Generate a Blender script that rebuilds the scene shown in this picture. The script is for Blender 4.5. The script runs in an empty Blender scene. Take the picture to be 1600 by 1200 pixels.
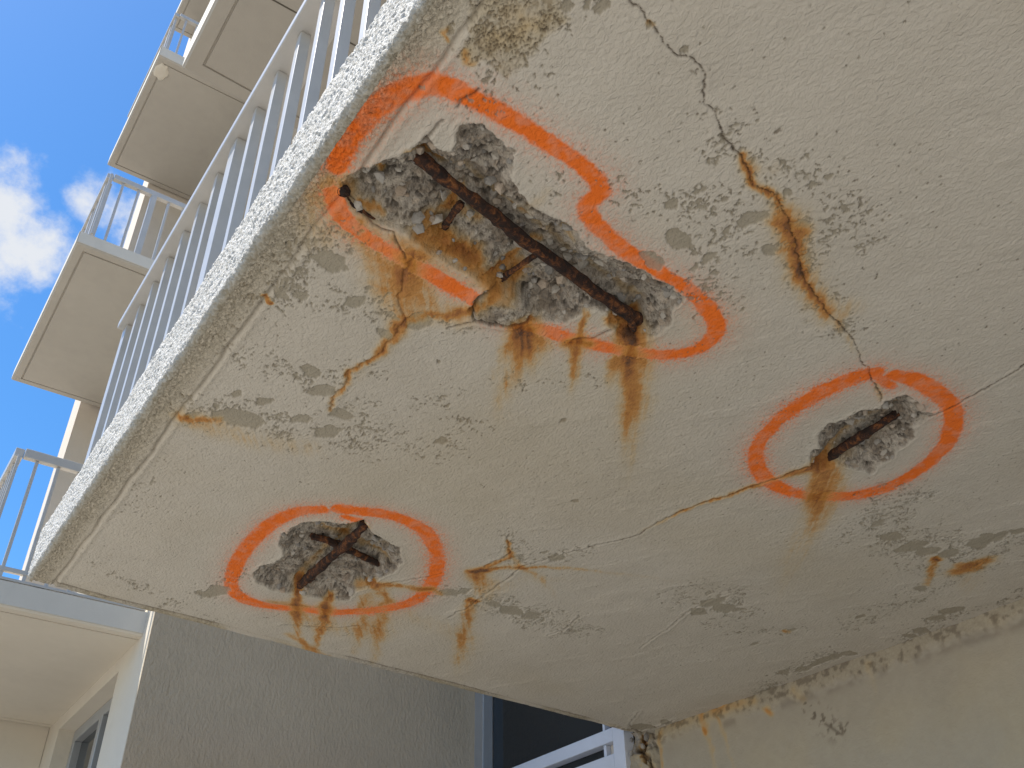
import bpy, bmesh, math, random
import numpy as np
from mathutils import Vector, Matrix

rnd = random.Random(7)
C = bpy.context.scene.collection
scene = bpy.context.scene

# ------------------------------------------------------------------ camera
YAW, PITCH, ROLL, FPX = 0.6201632, 0.63527478, -0.01534166, 1509.875
CAMZ = 1.6
cy, sy, cp, sp = math.cos(YAW), math.sin(YAW), math.cos(PITCH), math.sin(PITCH)
FW = np.array([sy * cp, cy * cp, sp])
_r = np.array([cy, -sy, 0.0])
_u = np.cross(_r, FW)
RT = _r * math.cos(ROLL) + _u * math.sin(ROLL)
UP = -_r * math.sin(ROLL) + _u * math.cos(ROLL)
cam = bpy.data.cameras.new('camera')
camo = bpy.data.objects.new('camera', cam)
C.objects.link(camo)
cam.sensor_fit = 'HORIZONTAL'
cam.sensor_width = 36.0
cam.lens = FPX / 1600 * 36.0
cam.clip_start = 0.05
cam.clip_end = 3000
camo.matrix_world = Matrix(((RT[0], UP[0], -FW[0], 0), (RT[1], UP[1], -FW[1], 0),
                            (RT[2], UP[2], -FW[2], CAMZ), (0, 0, 0, 1)))
scene.camera = camo

# ------------------------------------------------------------------ light
SUN_EL, SUN_AZ = math.radians(64), math.radians(-58)     # azimuth from +Y towards +X
SUN_STRENGTH, SKY_STRENGTH, EXPOSURE = 5.2, 0.13, 0.77
world = bpy.data.worlds.new('World')
scene.world = world
world.use_nodes = True
nt = world.node_tree
nt.nodes.clear()
wout = nt.nodes.new('ShaderNodeOutputWorld')
bg = nt.nodes.new('ShaderNodeBackground')
bg.inputs['Strength'].default_value = SKY_STRENGTH
sky = nt.nodes.new('ShaderNodeTexSky')
sky.sky_type = 'NISHITA'
sky.sun_disc = False
sky.sun_elevation = SUN_EL
sky.sun_rotation = SUN_AZ
sky.ozone_density = 2.0
sky.dust_density = 0.4
sky.air_density = 1.0
hs = nt.nodes.new('ShaderNodeHueSaturation')
hs.inputs['Saturation'].default_value = 1.34
hs.inputs['Value'].default_value = 0.98
nt.links.new(sky.outputs[0], hs.inputs['Color'])
tc = nt.nodes.new('ShaderNodeTexCoord')


def wnode(t, **k):
    n = nt.nodes.new(t)
    for a, b in k.items():
        if a in n.inputs.keys():
            n.inputs[a].default_value = b
        else:
            setattr(n, a, b)
    return n


# cumulus: fractal noise gathered round a number of cloud directions spread over the whole sky
nz = wnode('ShaderNodeTexNoise', Scale=6.0, Detail=9.0, Roughness=0.6, Distortion=0.15)
nt.links.new(tc.outputs['Generated'], nz.inputs['Vector'])


def img_dir(x, y):
    d = FW + RT * (x - 800) / FPX - UP * (y - 600) / FPX
    return d / np.linalg.norm(d)


puffs = [(img_dir(5, 335), 0.036, 0.66), (img_dir(50, 390), 0.040, 0.62), (img_dir(95, 400), 0.026, 0.50), (img_dir(150, 308), 0.030, 0.46), (img_dir(205, 335), 0.032, 0.52),
         (img_dir(15, 270), 0.030, 0.46), (img_dir(-30, 430), 0.05, 0.5), (img_dir(-120, 330), 0.06, 0.5)]
prng = random.Random(3)
for i in range(9):
    a = prng.uniform(0.8, 5.2) + 1.0
    e = prng.uniform(0.15, 0.9)
    puffs.append((np.array([math.sin(a) * math.cos(e), math.cos(a) * math.cos(e), math.sin(e)]), prng.uniform(0.06, 0.13), 0.5))
acc = None
for d, rad, wgt in puffs:
    dist = wnode('ShaderNodeVectorMath', operation='DISTANCE')
    nt.links.new(tc.outputs['Generated'], dist.inputs[0])
    dist.inputs[1].default_value = tuple(d)
    mr = wnode('ShaderNodeMapRange', interpolation_type='SMOOTHSTEP')
    mr.inputs['From Min'].default_value = rad * 1.9
    mr.inputs['From Max'].default_value = 0.0
    mr.inputs['To Min'].default_value = 0.0
    mr.inputs['To Max'].default_value = wgt
    nt.links.new(dist.outputs['Value'], mr.inputs['Value'])
    if acc is None:
        acc = mr.outputs[0]
    else:
        m = wnode('ShaderNodeMath', operation='MAXIMUM')
        nt.links.new(acc, m.inputs[0])
        nt.links.new(mr.outputs[0], m.inputs[1])
        acc = m.outputs[0]
nz2 = wnode('ShaderNodeTexNoise', Scale=22.0, Detail=8.0, Roughness=0.62)
nt.links.new(tc.outputs['Generated'], nz2.inputs['Vector'])
mxn = wnode('ShaderNodeMath', operation='MULTIPLY')
mxn.inputs[1].default_value = 1.0
nt.links.new(nz2.outputs[0], mxn.inputs[0])
add = wnode('ShaderNodeMath', operation='ADD')
nt.links.new(acc, add.inputs[0])
nt.links.new(mxn.outputs[0], add.inputs[1])
den = wnode('ShaderNodeMapRange', interpolation_type='SMOOTHSTEP')
den.inputs['From Min'].default_value = 0.72
den.inputs['From Max'].default_value = 1.12
nt.links.new(add.outputs[0], den.inputs['Value'])
cmix = wnode('ShaderNodeMix', data_type='RGBA')
nt.links.new(den.outputs[0], cmix.inputs['Factor'])
nt.links.new(hs.outputs[0], cmix.inputs['A'])
cmix.inputs['B'].default_value = (3.6, 3.75, 4.0, 1)
nt.links.new(cmix.outputs['Result'], bg.inputs['Color'])
nt.links.new(bg.outputs[0], wout.inputs['Surface'])

sun = bpy.data.lights.new('sun', 'SUN')
sun.energy = SUN_STRENGTH
sun.angle = math.radians(0.5)
sun.color = (1.0, 0.95, 0.87)
suno = bpy.data.objects.new('sun', sun)
C.objects.link(suno)
sdir = Vector((math.sin(SUN_AZ) * math.cos(SUN_EL), math.cos(SUN_AZ) * math.cos(SUN_EL), math.sin(SUN_EL)))
suno.rotation_euler = sdir.to_track_quat('Z', 'Y').to_euler()
suno.location = (-20, 0, 30)
vs = scene.view_settings
vs.view_transform = 'Standard'
vs.look = 'None'
vs.exposure = EXPOSURE
vs.gamma = 1.0
vs.use_curve_mapping = False
scene.render.engine = 'CYCLES'
scene.cycles.max_bounces = 8
scene.cycles.diffuse_bounces = 5

# ------------------------------------------------------------------ helpers
def ray(x, y):
    return FW + RT * (x - 800) / FPX - UP * (y - 600) / FPX


def on_z(x, y, z):
    d = ray(x, y)
    t = (z - CAMZ) / d[2]
    return np.array([d[0] * t, d[1] * t, z])


def on_x(x, y, X):
    d = ray(x, y)
    t = X / d[0]
    return np.array([X, d[1] * t, CAMZ + d[2] * t])


def tag(o, label=None, cat=None, group=None, kind=None):
    if label: o['label'] = label
    if cat: o['category'] = cat
    if group: o['group'] = group
    if kind: o['kind'] = kind
    return o


def empty(name, loc, label, cat, group=None):
    o = bpy.data.objects.new(name, None)
    C.objects.link(o)
    o.location = loc
    o.empty_display_size = 0.1
    return tag(o, label, cat, group)


def link(name, me, mat, parent=None):
    if mat and not me.materials:
        me.materials.append(mat)
    o = bpy.data.objects.new(name, me)
    C.objects.link(o)
    if parent is not None:
        o.parent = parent
        o.matrix_parent_inverse = Matrix.Translation(-world_loc(parent))
    return o


def world_loc(o):
    v = Vector(o.location)
    p = o.parent
    if p is not None:
        v = v + Vector((0, 0, 0))
        return v if p.parent is None and o.matrix_parent_inverse.translation.length else v
    return v


def add_box(bm, lo, hi, bevel=0.0):
    x0, y0, z0 = lo
    x1, y1, z1 = hi
    vs_ = [bm.verts.new(p) for p in ((x0, y0, z0), (x1, y0, z0), (x1, y1, z0), (x0, y1, z0),
                                     (x0, y0, z1), (x1, y0, z1), (x1, y1, z1), (x0, y1, z1))]
    fs = [bm.faces.new([vs_[i] for i in f]) for f in ((3, 2, 1, 0), (4, 5, 6, 7), (0, 1, 5, 4), (1, 2, 6, 5), (2, 3, 7, 6), (3, 0, 4, 7))]
    if bevel:
        es = list({e for f in fs for e in f.edges})
        bmesh.ops.bevel(bm, geom=es, offset=bevel, segments=2, affect='EDGES', profile=0.5)


def add_prism(bm, pts, z0, z1):
    """vertical prism over a ccw plan polygon"""
    a = [bm.verts.new((p[0], p[1], z0)) for p in pts]
    b = [bm.verts.new((p[0], p[1], z1)) for p in pts]
    n = len(pts)
    bm.faces.new(a[::-1])
    bm.faces.new(b)
    for i in range(n):
        j = (i + 1) % n
        bm.faces.new((a[i], a[j], b[j], b[i]))


def bm_obj(name, bm, mat, parent=None, smooth=False):
    me = bpy.data.meshes.new(name)
    bmesh.ops.recalc_face_normals(bm, faces=bm.faces)
    bm.to_mesh(me)
    bm.free()
    if smooth:
        me.shade_smooth()
    return link(name, me, mat, parent)


def boxes(name, lst, mat, parent=None, bevel=0.0):
    bm = bmesh.new()
    for lo, hi in lst:
        add_box(bm, lo, hi, bevel)
    return bm_obj(name, bm, mat, parent)


# ------------------------------------------------------------------ numpy noise
def _hash(ix, iy, seed):
    h = (ix.astype(np.int64) * 374761393 + iy.astype(np.int64) * 668265263 + seed * 1442695041) & 0xFFFFFFFF
    h = ((h ^ (h >> 13)) * 1274126177) & 0xFFFFFFFF
    h = h ^ (h >> 16)
    return (h & 0xFFFFFF).astype(np.float32) / np.float32(0xFFFFFF)


def vnoise(x, y, seed=0):
    xi = np.floor(x); yi = np.floor(y)
    fx = (x - xi).astype(np.float32); fy = (y - yi).astype(np.float32)
    fx = fx * fx * (3 - 2 * fx); fy = fy * fy * (3 - 2 * fy)
    xi = xi.astype(np.int64); yi = yi.astype(np.int64)
    a = _hash(xi, yi, seed); b = _hash(xi + 1, yi, seed)
    c = _hash(xi, yi + 1, seed); d = _hash(xi + 1, yi + 1, seed)
    return (a * (1 - fx) + b * fx) * (1 - fy) + (c * (1 - fx) + d * fx) * fy


def fbm(x, y, seed=0, oct=3, gain=0.5):
    s = 0; a = 1.0; t = 0
    for o in range(oct):
        ca, sa = math.cos(o * 1.1), math.sin(o * 1.1)
        s = s + a * vnoise((x * ca - y * sa) * 2.03 ** o, (x * sa + y * ca) * 2.03 ** o, seed + o * 17)
        t += a; a *= gain
    return s / t


def worley(x, y, seed=0):
    xi = np.floor(x).astype(np.int64); yi = np.floor(y).astype(np.int64)
    f1 = np.full(x.shape, 9.0, np.float32); f2 = f1.copy(); cid = np.zeros(x.shape, np.float32)
    for dx in (-1, 0, 1):
        for dy in (-1, 0, 1):
            cx = xi + dx; cyy = yi + dy
            px = cx + _hash(cx, cyy, seed); py = cyy + _hash(cx, cyy, seed + 5)
            d = np.sqrt((px - x) ** 2 + (py - y) ** 2).astype(np.float32)
            idv = _hash(cx, cyy, seed + 11)
            closer = d < f1
            f2 = np.where(closer, f1, np.minimum(f2, d))
            cid = np.where(closer, idv, cid)
            f1 = np.where(closer, d, f1)
    return f1, f2, cid


def sstep(a, b, x):
    t = np.clip((x - a) / (b - a), 0, 1)
    return t * t * (3 - 2 * t)


def poly_dist(X, Y, pts, R, closed=False):
    """distance to a polyline and the fraction along it, for points nearer than R (else R, 0)"""
    d = np.full(X.shape, R, np.float32); t = np.zeros(X.shape, np.float32)
    pts = np.asarray(pts, float)
    if closed:
        pts = np.vstack([pts, pts[:1]])
    lo = pts.min(0) - R; hi = pts.max(0) + R
    idx = np.nonzero((X > lo[0]) & (X < hi[0]) & (Y > lo[1]) & (Y < hi[1]))[0]
    if not len(idx):
        return d, t
    x = X[idx]; y = Y[idx]
    L = np.hypot(*np.diff(pts, axis=0).T); S = np.concatenate([[0], np.cumsum(L)]); T = max(S[-1], 1e-9)
    bd = np.full(x.shape, R, np.float32); bt = np.zeros(x.shape, np.float32)
    for k in range(len(pts) - 1):
        if L[k] < 1e-9: continue
        ax, ay = pts[k]; bx, by = pts[k + 1]
        u = np.clip(((x - ax) * (bx - ax) + (y - ay) * (by - ay)) / L[k] ** 2, 0, 1)
        dd = np.hypot(x - ax - u * (bx - ax), y - ay - u * (by - ay))
        m = dd < bd
        bd[m] = dd[m]; bt[m] = ((S[k] + u * L[k]) / T)[m]
    d[idx] = bd; t[idx] = bt
    return d, t


def inside(X, Y, pts):
    pts = np.asarray(pts)
    lo = pts.min(0); hi = pts.max(0)
    res = np.zeros(X.shape, bool)
    idx = np.nonzero((X > lo[0]) & (X < hi[0]) & (Y > lo[1]) & (Y < hi[1]))[0]
    x = X[idx]; y = Y[idx]; r = np.zeros(x.shape, bool)
    n = len(pts)
    for i in range(n):
        x0, y0 = pts[i]; x1, y1 = pts[(i + 1) % n]
        if y0 == y1: continue
        c = ((y0 > y) != (y1 > y)) & (x < (x1 - x0) * (y - y0) / (y1 - y0) + x0)
        r ^= c
    res[idx] = r
    return res


def catmull(pts, n=6):
    p = np.asarray(pts, float)
    q = np.vstack([2 * p[0] - p[1], p, 2 * p[-1] - p[-2]])
    out = []
    for i in range(1, len(q) - 2):
        for k in range(n):
            t = k / n
            out.append(0.5 * ((2 * q[i]) + (-q[i - 1] + q[i + 1]) * t + (2 * q[i - 1] - 5 * q[i] + 4 * q[i + 1] - q[i + 2]) * t * t
                              + (-q[i - 1] + 3 * q[i] - 3 * q[i + 1] + q[i + 2]) * t ** 3))
    out.append(p[-1])
    return np.array(out)


# ------------------------------------------------------------------ materials
def mat_new(name):
    m = bpy.data.materials.new(name)
    m.use_nodes = True
    t = m.node_tree
    b = t.nodes['Principled BSDF']
    return m, t, b


def N(t, typ, **k):
    n = t.nodes.new(typ)
    for a, v in k.items():
        if a in n.inputs.keys():
            n.inputs[a].default_value = v
        else:
            setattr(n, a, v)
    return n


def ramp(t, stops, src):
    n = N(t, 'ShaderNodeValToRGB')
    e = n.color_ramp.elements
    e[0].position, e[0].color = stops[0][0], (*stops[0][1], 1)
    e[1].position, e[1].color = stops[1][0], (*stops[1][1], 1)
    for p, c in stops[2:]:
        k = e.new(p); k.color = (*c, 1)
    t.links.new(src, n.inputs[0])
    return n.outputs[0]


def mix(t, fac, a, b):
    n = N(t, 'ShaderNodeMix', data_type='RGBA')
    for s, v in ((n.inputs['Factor'], fac), (n.inputs['A'], a), (n.inputs['B'], b)):
        if isinstance(v, (int, float)): s.default_value = v
        elif isinstance(v, tuple): s.default_value = (*v, 1)
        else: t.links.new(v, s)
    return n.outputs['Result']


def math_n(t, op, a, b=None, clamp=False):
    n = N(t, 'ShaderNodeMath', operation=op)
    n.use_clamp = clamp
    for s, v in zip(n.inputs, (a, b)):
        if v is None: continue
        if isinstance(v, (int, float)): s.default_value = v
        else: t.links.new(v, s)
    return n.outputs[0]


def bump(t, b, height, strength, dist):
    n = N(t, 'ShaderNodeBump', Strength=strength, Distance=dist)
    t.links.new(height, n.inputs['Height'])
    t.links.new(n.outputs[0], b.inputs['Normal'])


def pos(t):
    return N(t, 'ShaderNodeNewGeometry').outputs['Position']


def noise(t, scale, detail=3.0, rough=0.55, dist=0.0, vec=None, out=0):
    n = N(t, 'ShaderNodeTexNoise', Scale=scale, Detail=detail, Roughness=rough, Distortion=dist)
    t.links.new(vec if vec is not None else pos(t), n.inputs['Vector'])
    return n.outputs[out]


def N_map(t, src, a, b_, c, d):
    n = N(t, 'ShaderNodeMapRange', interpolation_type='SMOOTHSTEP')
    t.links.new(src, n.inputs[0])
    for i, v in zip(range(1, 5), (a, b_, c, d)):
        n.inputs[i].default_value = v
    return n.outputs[0]


def stucco(name, c0, c1, bscale=95, bstr=0.55, bdist=0.004, rough=0.9, stretch=None, big=1.3):
    m, t, b = mat_new(name)
    p = pos(t)
    if stretch:
        mp = N(t, 'ShaderNodeMapping')
        mp.inputs['Scale'].default_value = stretch
        t.links.new(p, mp.inputs[0])
        p2 = mp.outputs[0]
    else:
        p2 = p
    f = noise(t, big, 5, 0.6, 0.3, p)
    f2 = noise(t, 14, 4, 0.6, 0, p)
    dirt = N_map(t, noise(t, 3.1, 6, 0.65, 0.6, p), 0.54, 0.72, 0.0, 0.13)
    s = math_n(t, 'ADD', math_n(t, 'MULTIPLY', f, 0.7), math_n(t, 'MULTIPLY', f2, 0.3))
    col = ramp(t, [(0.33, c0), (0.67, c1)], s)
    col = mix(t, dirt, col, tuple(c * .62 for c in c0))
    t.links.new(col, b.inputs['Base Color'])
    b.inputs['Roughness'].default_value = rough
    b.inputs['Specular IOR Level'].default_value = 0.25
    bump(t, b, noise(t, bscale, 3, 0.55, 0.4, p2), bstr, bdist)
    return m


def plain(name, col, rough=0.5, metal=0.0, var=0.12, scale=30):
    m, t, b = mat_new(name)
    f = noise(t, scale, 4, 0.6)
    lo = tuple(c * (1 - var) for c in col); hi = tuple(min(1, c * (1 + var)) for c in col)
    t.links.new(ramp(t, [(0.3, lo), (0.7, hi)], f), b.inputs['Base Color'])
    b.inputs['Roughness'].default_value = rough
    b.inputs['Metallic'].default_value = metal
    bump(t, b, noise(t, scale * 5, 2), 0.06, 0.002)
    return m


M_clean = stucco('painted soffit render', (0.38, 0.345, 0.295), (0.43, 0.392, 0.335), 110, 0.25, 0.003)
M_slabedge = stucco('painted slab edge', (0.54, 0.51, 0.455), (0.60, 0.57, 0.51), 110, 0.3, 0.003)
M_beige = stucco('pink beige wall render', (0.55, 0.48, 0.40), (0.60, 0.53, 0.45), 90, 0.4, 0.004)
M_white = stucco('pale smooth wall render', (0.56, 0.505, 0.42), (0.61, 0.555, 0.465), 100, 0.25, 0.003)
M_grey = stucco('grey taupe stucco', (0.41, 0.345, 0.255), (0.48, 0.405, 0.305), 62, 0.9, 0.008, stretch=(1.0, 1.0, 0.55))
M_metal = plain('grey painted aluminium', (0.47, 0.455, 0.43), 0.35, 0.2, 0.06, 12)
M_frame = plain('white window frame paint', (0.62, 0.66, 0.74), 0.4, 0, 0.05, 8)
M_greyframe = plain('grey aluminium window frame', (0.38, 0.39, 0.40), 0.4, 0.4, 0.05, 8)

m, t, b = mat_new('dark window glass')
f = noise(t, 0.8, 3)
t.links.new(ramp(t, [(0.3, (0.016, 0.020, 0.024)), (0.7, (0.026, 0.032, 0.036))], f), b.inputs['Base Color'])
b.inputs['Roughness'].default_value = 0.04
b.inputs['IOR'].default_value = 1.5
M_glass = m


def ramp_rust(t, v):
    return ramp(t, [(0.0, (0.53, 0.46, 0.32)), (0.25, (0.56, 0.38, 0.15)), (0.48, (0.52, 0.24, 0.05)), (0.72, (0.36, 0.13, 0.022)), (1.0, (0.08, 0.03, 0.012))], v)


# damaged plaster: colours steered by the wear and painted-shade masks stored on the mesh
def damaged(name, c0, c1, stip=115, stip_s=0.8):
    m, t, b = mat_new(name)
    A = N(t, 'ShaderNodeAttribute', attribute_name='mask_a')
    B = N(t, 'ShaderNodeAttribute', attribute_name='mask_b')
    sa = N(t, 'ShaderNodeSeparateColor'); t.links.new(A.outputs['Color'], sa.inputs[0])
    sb = N(t, 'ShaderNodeSeparateColor'); t.links.new(B.outputs['Color'], sb.inputs[0])
    paint, rust, peel = sa.outputs; cav = A.outputs['Alpha']
    crack, tint, mott = sb.outputs; aux = B.outputs['Alpha']
    p = pos(t)
    big = noise(t, 2.2, 5, 0.6, 0.4, p)
    fine = noise(t, 26, 5, 0.65, 0, p)
    grit = noise(t, 260, 3, 0.7, 0, p)
    base = ramp(t, [(0.30, c0), (0.70, c1)], math_n(t, 'ADD', math_n(t, 'MULTIPLY', big, 0.6), math_n(t, 'MULTIPLY', fine, 0.4)))
    # yellow-brown water staining
    base = mix(t, math_n(t, 'MULTIPLY', tint, 0.85), base, mix(t, fine, (0.42, 0.34, 0.20), (0.50, 0.43, 0.30)))
    # grime of the rough margin
    wm = N(t, 'ShaderNodeTexVoronoi', feature='DISTANCE_TO_EDGE', Scale=55.0)
    wv = N(t, 'ShaderNodeVectorMath', operation='MULTIPLY_ADD')
    t.links.new(noise(t, 60, 3, 0.6, 0, p, 1), wv.inputs[0]); wv.inputs[1].default_value = (0.03, 0.03, 0.03); t.links.new(p, wv.inputs[2])
    t.links.new(wv.outputs[0], wm.inputs['Vector'])
    veins = ramp(t, [(0.0, (1, 1, 1)), (0.16, (0, 0, 0))], wm.outputs['Distance'])
    holes = ramp(t, [(0.52, (0, 0, 0)), (0.66, (1, 1, 1))], noise(t, 70, 4, 0.6, 0.5, p))
    mot = math_n(t, 'MULTIPLY', mott, math_n(t, 'MAXIMUM', math_n(t, 'MULTIPLY', veins, 0.7), holes))
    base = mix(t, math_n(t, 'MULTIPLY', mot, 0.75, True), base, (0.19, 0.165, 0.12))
    # bare render under flaked paint
    under = mix(t, fine, (0.32, 0.285, 0.22), (0.43, 0.385, 0.305))
    under = mix(t, math_n(t, 'MULTIPLY', tint, 0.55), under, (0.36, 0.25, 0.11))
    base = mix(t, peel, base, under)
    # spray paint
    orange = mix(t, fine, (0.80, 0.145, 0.012), (0.95, 0.21, 0.025))
    base = mix(t, paint, base, orange)
    # broken concrete
    vo = N(t, 'ShaderNodeTexVoronoi', Scale=75.0); t.links.new(wv.outputs[0], vo.inputs['Vector'])
    hv = N(t, 'ShaderNodeSeparateColor'); t.links.new(vo.outputs['Color'], hv.inputs[0])
    stone = ramp(t, [(0.0, (0.17, 0.16, 0.15)), (0.22, (0.36, 0.33, 0.295)), (0.5, (0.52, 0.48, 0.42)), (0.72, (0.62, 0.575, 0.50)), (0.88, (0.54, 0.42, 0.31)), (1.0, (0.30, 0.29, 0.28))], hv.outputs[0])
    cem = ramp(t, [(0.36, (0.26, 0.22, 0.175)), (0.5, (0.48, 0.42, 0.345)), (0.64, (0.74, 0.66, 0.55))], math_n(t, 'ADD', math_n(t, 'MULTIPLY', fine, 0.6), math_n(t, 'MULTIPLY', grit, 0.4)))
    conc = mix(t, 0.42, cem, stone)
    lowv = noise(t, 17, 4, 0.6, 0.4, p)
    conc = mix(t, N_map(t, lowv, 0.44, 0.60, 0.0, 0.75), conc, mix(t, hv.outputs[1], (0.17, 0.145, 0.12), (0.30, 0.235, 0.17)))
    conc = mix(t, math_n(t, 'MULTIPLY', aux, 0.9, True), conc, (0.045, 0.035, 0.028))
    base = mix(t, cav, base, conc)
    # rust
    rn = math_n(t, 'MULTIPLY', rust, math_n(t, 'ADD', 0.72, math_n(t, 'MULTIPLY', noise(t, 45, 5, 0.65, 0.3, p), 0.56)), True)
    rf = N(t, 'ShaderNodeMapRange', interpolation_type='SMOOTHSTEP'); t.links.new(rn, rf.inputs[0])
    rf.inputs['From Min'].default_value = 0.0; rf.inputs['From Max'].default_value = 0.55
    base = mix(t, math_n(t, 'MULTIPLY', rf.outputs[0], 0.93), base, ramp_rust(t, rn))
    # cracks filled with dirt; mask also holds painted shade on flake and lump edges
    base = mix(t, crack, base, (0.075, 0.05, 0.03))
    t.links.new(base, b.inputs['Base Color'])
    b.inputs['Roughness'].default_value = 0.82
    b.inputs['Specular IOR Level'].default_value = 0.3
    # roller stipple
    mp = N(t, 'ShaderNodeMapping'); mp.inputs['Rotation'].default_value = (0, 0, math.radians(35)); mp.inputs['Scale'].default_value = (1.0, 0.72, 1.0)
    t.links.new(p, mp.inputs[0])
    st = noise(t, stip, 2.5, 0.5, 0.6, mp.outputs[0])
    hgt = math_n(t, 'ADD', st, math_n(t, 'MULTIPLY', grit, math_n(t, 'ADD', 0.10, math_n(t, 'MULTIPLY', cav, 1.0))))
    hgt = math_n(t, 'ADD', hgt, math_n(t, 'MULTIPLY', math_n(t, 'MULTIPLY', wm.outputs['Distance'], mott), 1.6))
    bump(t, b, hgt, stip_s, 0.006)
    return m


M_dmg = damaged('weathered cream soffit paint', (0.52, 0.475, 0.402), (0.595, 0.55, 0.475))
M_wall = damaged('stained cream wall paint', (0.37, 0.333, 0.272), (0.43, 0.392, 0.325), 120, 0.3)

# rough white fascia stucco
m, t, b = mat_new('rough white fascia stucco')
p = pos(t)
A = N(t, 'ShaderNodeAttribute', attribute_name='mask_b')
sb = N(t, 'ShaderNodeSeparateColor'); t.links.new(A.outputs['Color'], sb.inputs[0])
fine = noise(t, 40, 5, 0.65, 0, p)
base = ramp(t, [(0.3, (0.50, 0.485, 0.455)), (0.7, (0.62, 0.605, 0.575))], fine)
base = mix(t, math_n(t, 'MULTIPLY', sb.outputs[0], 0.8), base, (0.23, 0.205, 0.16))
base = mix(t, math_n(t, 'MULTIPLY', sb.outputs[1], 0.8), base, (0.42, 0.36, 0.25))
t.links.new(base, b.inputs['Base Color'])
b.inputs['Roughness'].default_value = 0.75
b.inputs['Specular IOR Level'].default_value = 0.3
bump(t, b, noise(t, 190, 4, 0.7, 0.9, p), 1.0, 0.005)
M_fascia = m

m, t, b = mat_new('flaking rust')
p = pos(t)
f = noise(t, 42, 6, 0.68, 0.5, p)
g = noise(t, 190, 4, 0.7, 0, p)
s = math_n(t, 'ADD', math_n(t, 'MULTIPLY', f, 0.72), math_n(t, 'MULTIPLY', g, 0.28))
t.links.new(ramp(t, [(0.38, (0.010, 0.006, 0.005)), (0.50, (0.035, 0.014, 0.008)), (0.585, (0.15, 0.052, 0.015)), (0.70, (0.40, 0.17, 0.05))], s), b.inputs['Base Color'])
b.inputs['Roughness'].default_value = 0.92
bump(t, b, s, 1.0, 0.008)
M_rust = m

m, t, b = mat_new('broken aggregate')
oi = N(t, 'ShaderNodeObjectInfo')
c = ramp(t, [(0.0, (0.15, 0.145, 0.14)), (0.25, (0.33, 0.31, 0.285)), (0.5, (0.47, 0.43, 0.375)), (0.68, (0.55, 0.51, 0.45)), (0.85, (0.46, 0.345, 0.245)), (1.0, (0.24, 0.235, 0.24))], oi.outputs['Random'])
f = noise(t, 120, 4, 0.65)
c = mix(t, math_n(t, 'MULTIPLY', f, 0.55), c, (0.40, 0.37, 0.32))
t.links.new(c, b.inputs['Base Color'])
b.inputs['Roughness'].default_value = 0.9
bump(t, b, noise(t, 240, 3), 0.6, 0.004)
M_stone = m

# ------------------------------------------------------------------ ground and setting
m, t, b = mat_new('pale concrete paving')
f = noise(t, 0.6, 6, 0.6)
t.links.new(ramp(t, [(0.3, (0.25, 0.235, 0.205)), (0.7, (0.33, 0.31, 0.27))], f), b.inputs['Base Color'])
b.inputs['Roughness'].default_value = 0.9
bump(t, b, noise(t, 60, 4), 0.3, 0.004)
M_ground = m
bm = bmesh.new()
g = 900
bm.faces.new([bm.verts.new(q) for q in ((-g, -g, 0), (g, -g, 0), (g, g, 0), (-g, g, 0))])
tag(bm_obj('ground', bm, M_ground), kind='structure')

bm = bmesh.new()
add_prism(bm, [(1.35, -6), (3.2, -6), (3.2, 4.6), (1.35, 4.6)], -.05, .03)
tag(bm_obj('bounce_absorber_strip', bm, plain('dark bounce absorber', (0.055, 0.042, 0.03), 0.95, 0, 0.4, 8)), kind='structure')  # unseen dark strip, added to cut ground bounce onto the soffit

ZS = CAMZ + 1.4          # underside of the damaged balcony
XF = 0.396               # its front edge
ZT = CAMZ + 1.595        # its top
EA = np.array([XF, 3.357]); EB = np.array([3.50, 3.565])     # far end edge (slightly skew)


def y_edge(x):
    return EA[1] + (x - EA[0]) * (EB[1] - EA[1]) / (EB[0] - EA[0])


def P(x, y):
    q = on_z(x, y, ZS)
    return q[:2]


def PL(lst):
    return np.array([P(*q) for q in lst])


def hscale(x, y):
    return float(np.hypot(*(P(x + 1, y) - P(x - 1, y)))) / 2


def ascale(x, y):
    a = P(x + 1, y) - P(x - 1, y); c_ = P(x, y + 1) - P(x, y - 1)
    return math.sqrt(abs(a[0] * c_[1] - a[1] * c_[0])) / 2


# ---- grid of the soffit
def spacing(a, b, f):
    out = [a]
    while out[-1] < b:
        out.append(out[-1] + f(out[-1]))
    out = np.array(out)
    return a + (out - a) * (b - a) / (out[-1] - a)


X0 = XF + 0.020
xs = spacing(X0, 3.45, lambda v: 0.0023 if v < 1.6 else 0.0023 + 0.0012 * min(1, (v - 1.6) / 1.2))
ysn = spacing(-0.4, 3.36, lambda v: 0.0026 if v < 1.2 else 0.0026 + 0.0026 * min(1, (v - 1.2) / 1.8))
nx = (len(xs) - 1) // 8 * 8 + 1
ny = (len(ysn) - 1) // 8 * 8 + 1
xs = np.linspace(0, 1, nx) * 0 + np.interp(np.linspace(0, 1, nx), np.linspace(0, 1, len(xs)), xs)
ysn = np.interp(np.linspace(0, 1, ny), np.linspace(0, 1, len(ysn)), ysn)
GX, GYn = np.meshgrid(xs, ysn)
fr = (GYn + 0.4) / 3.76
GY = -0.4 + (y_edge(GX) + 0.4) * fr
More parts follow.
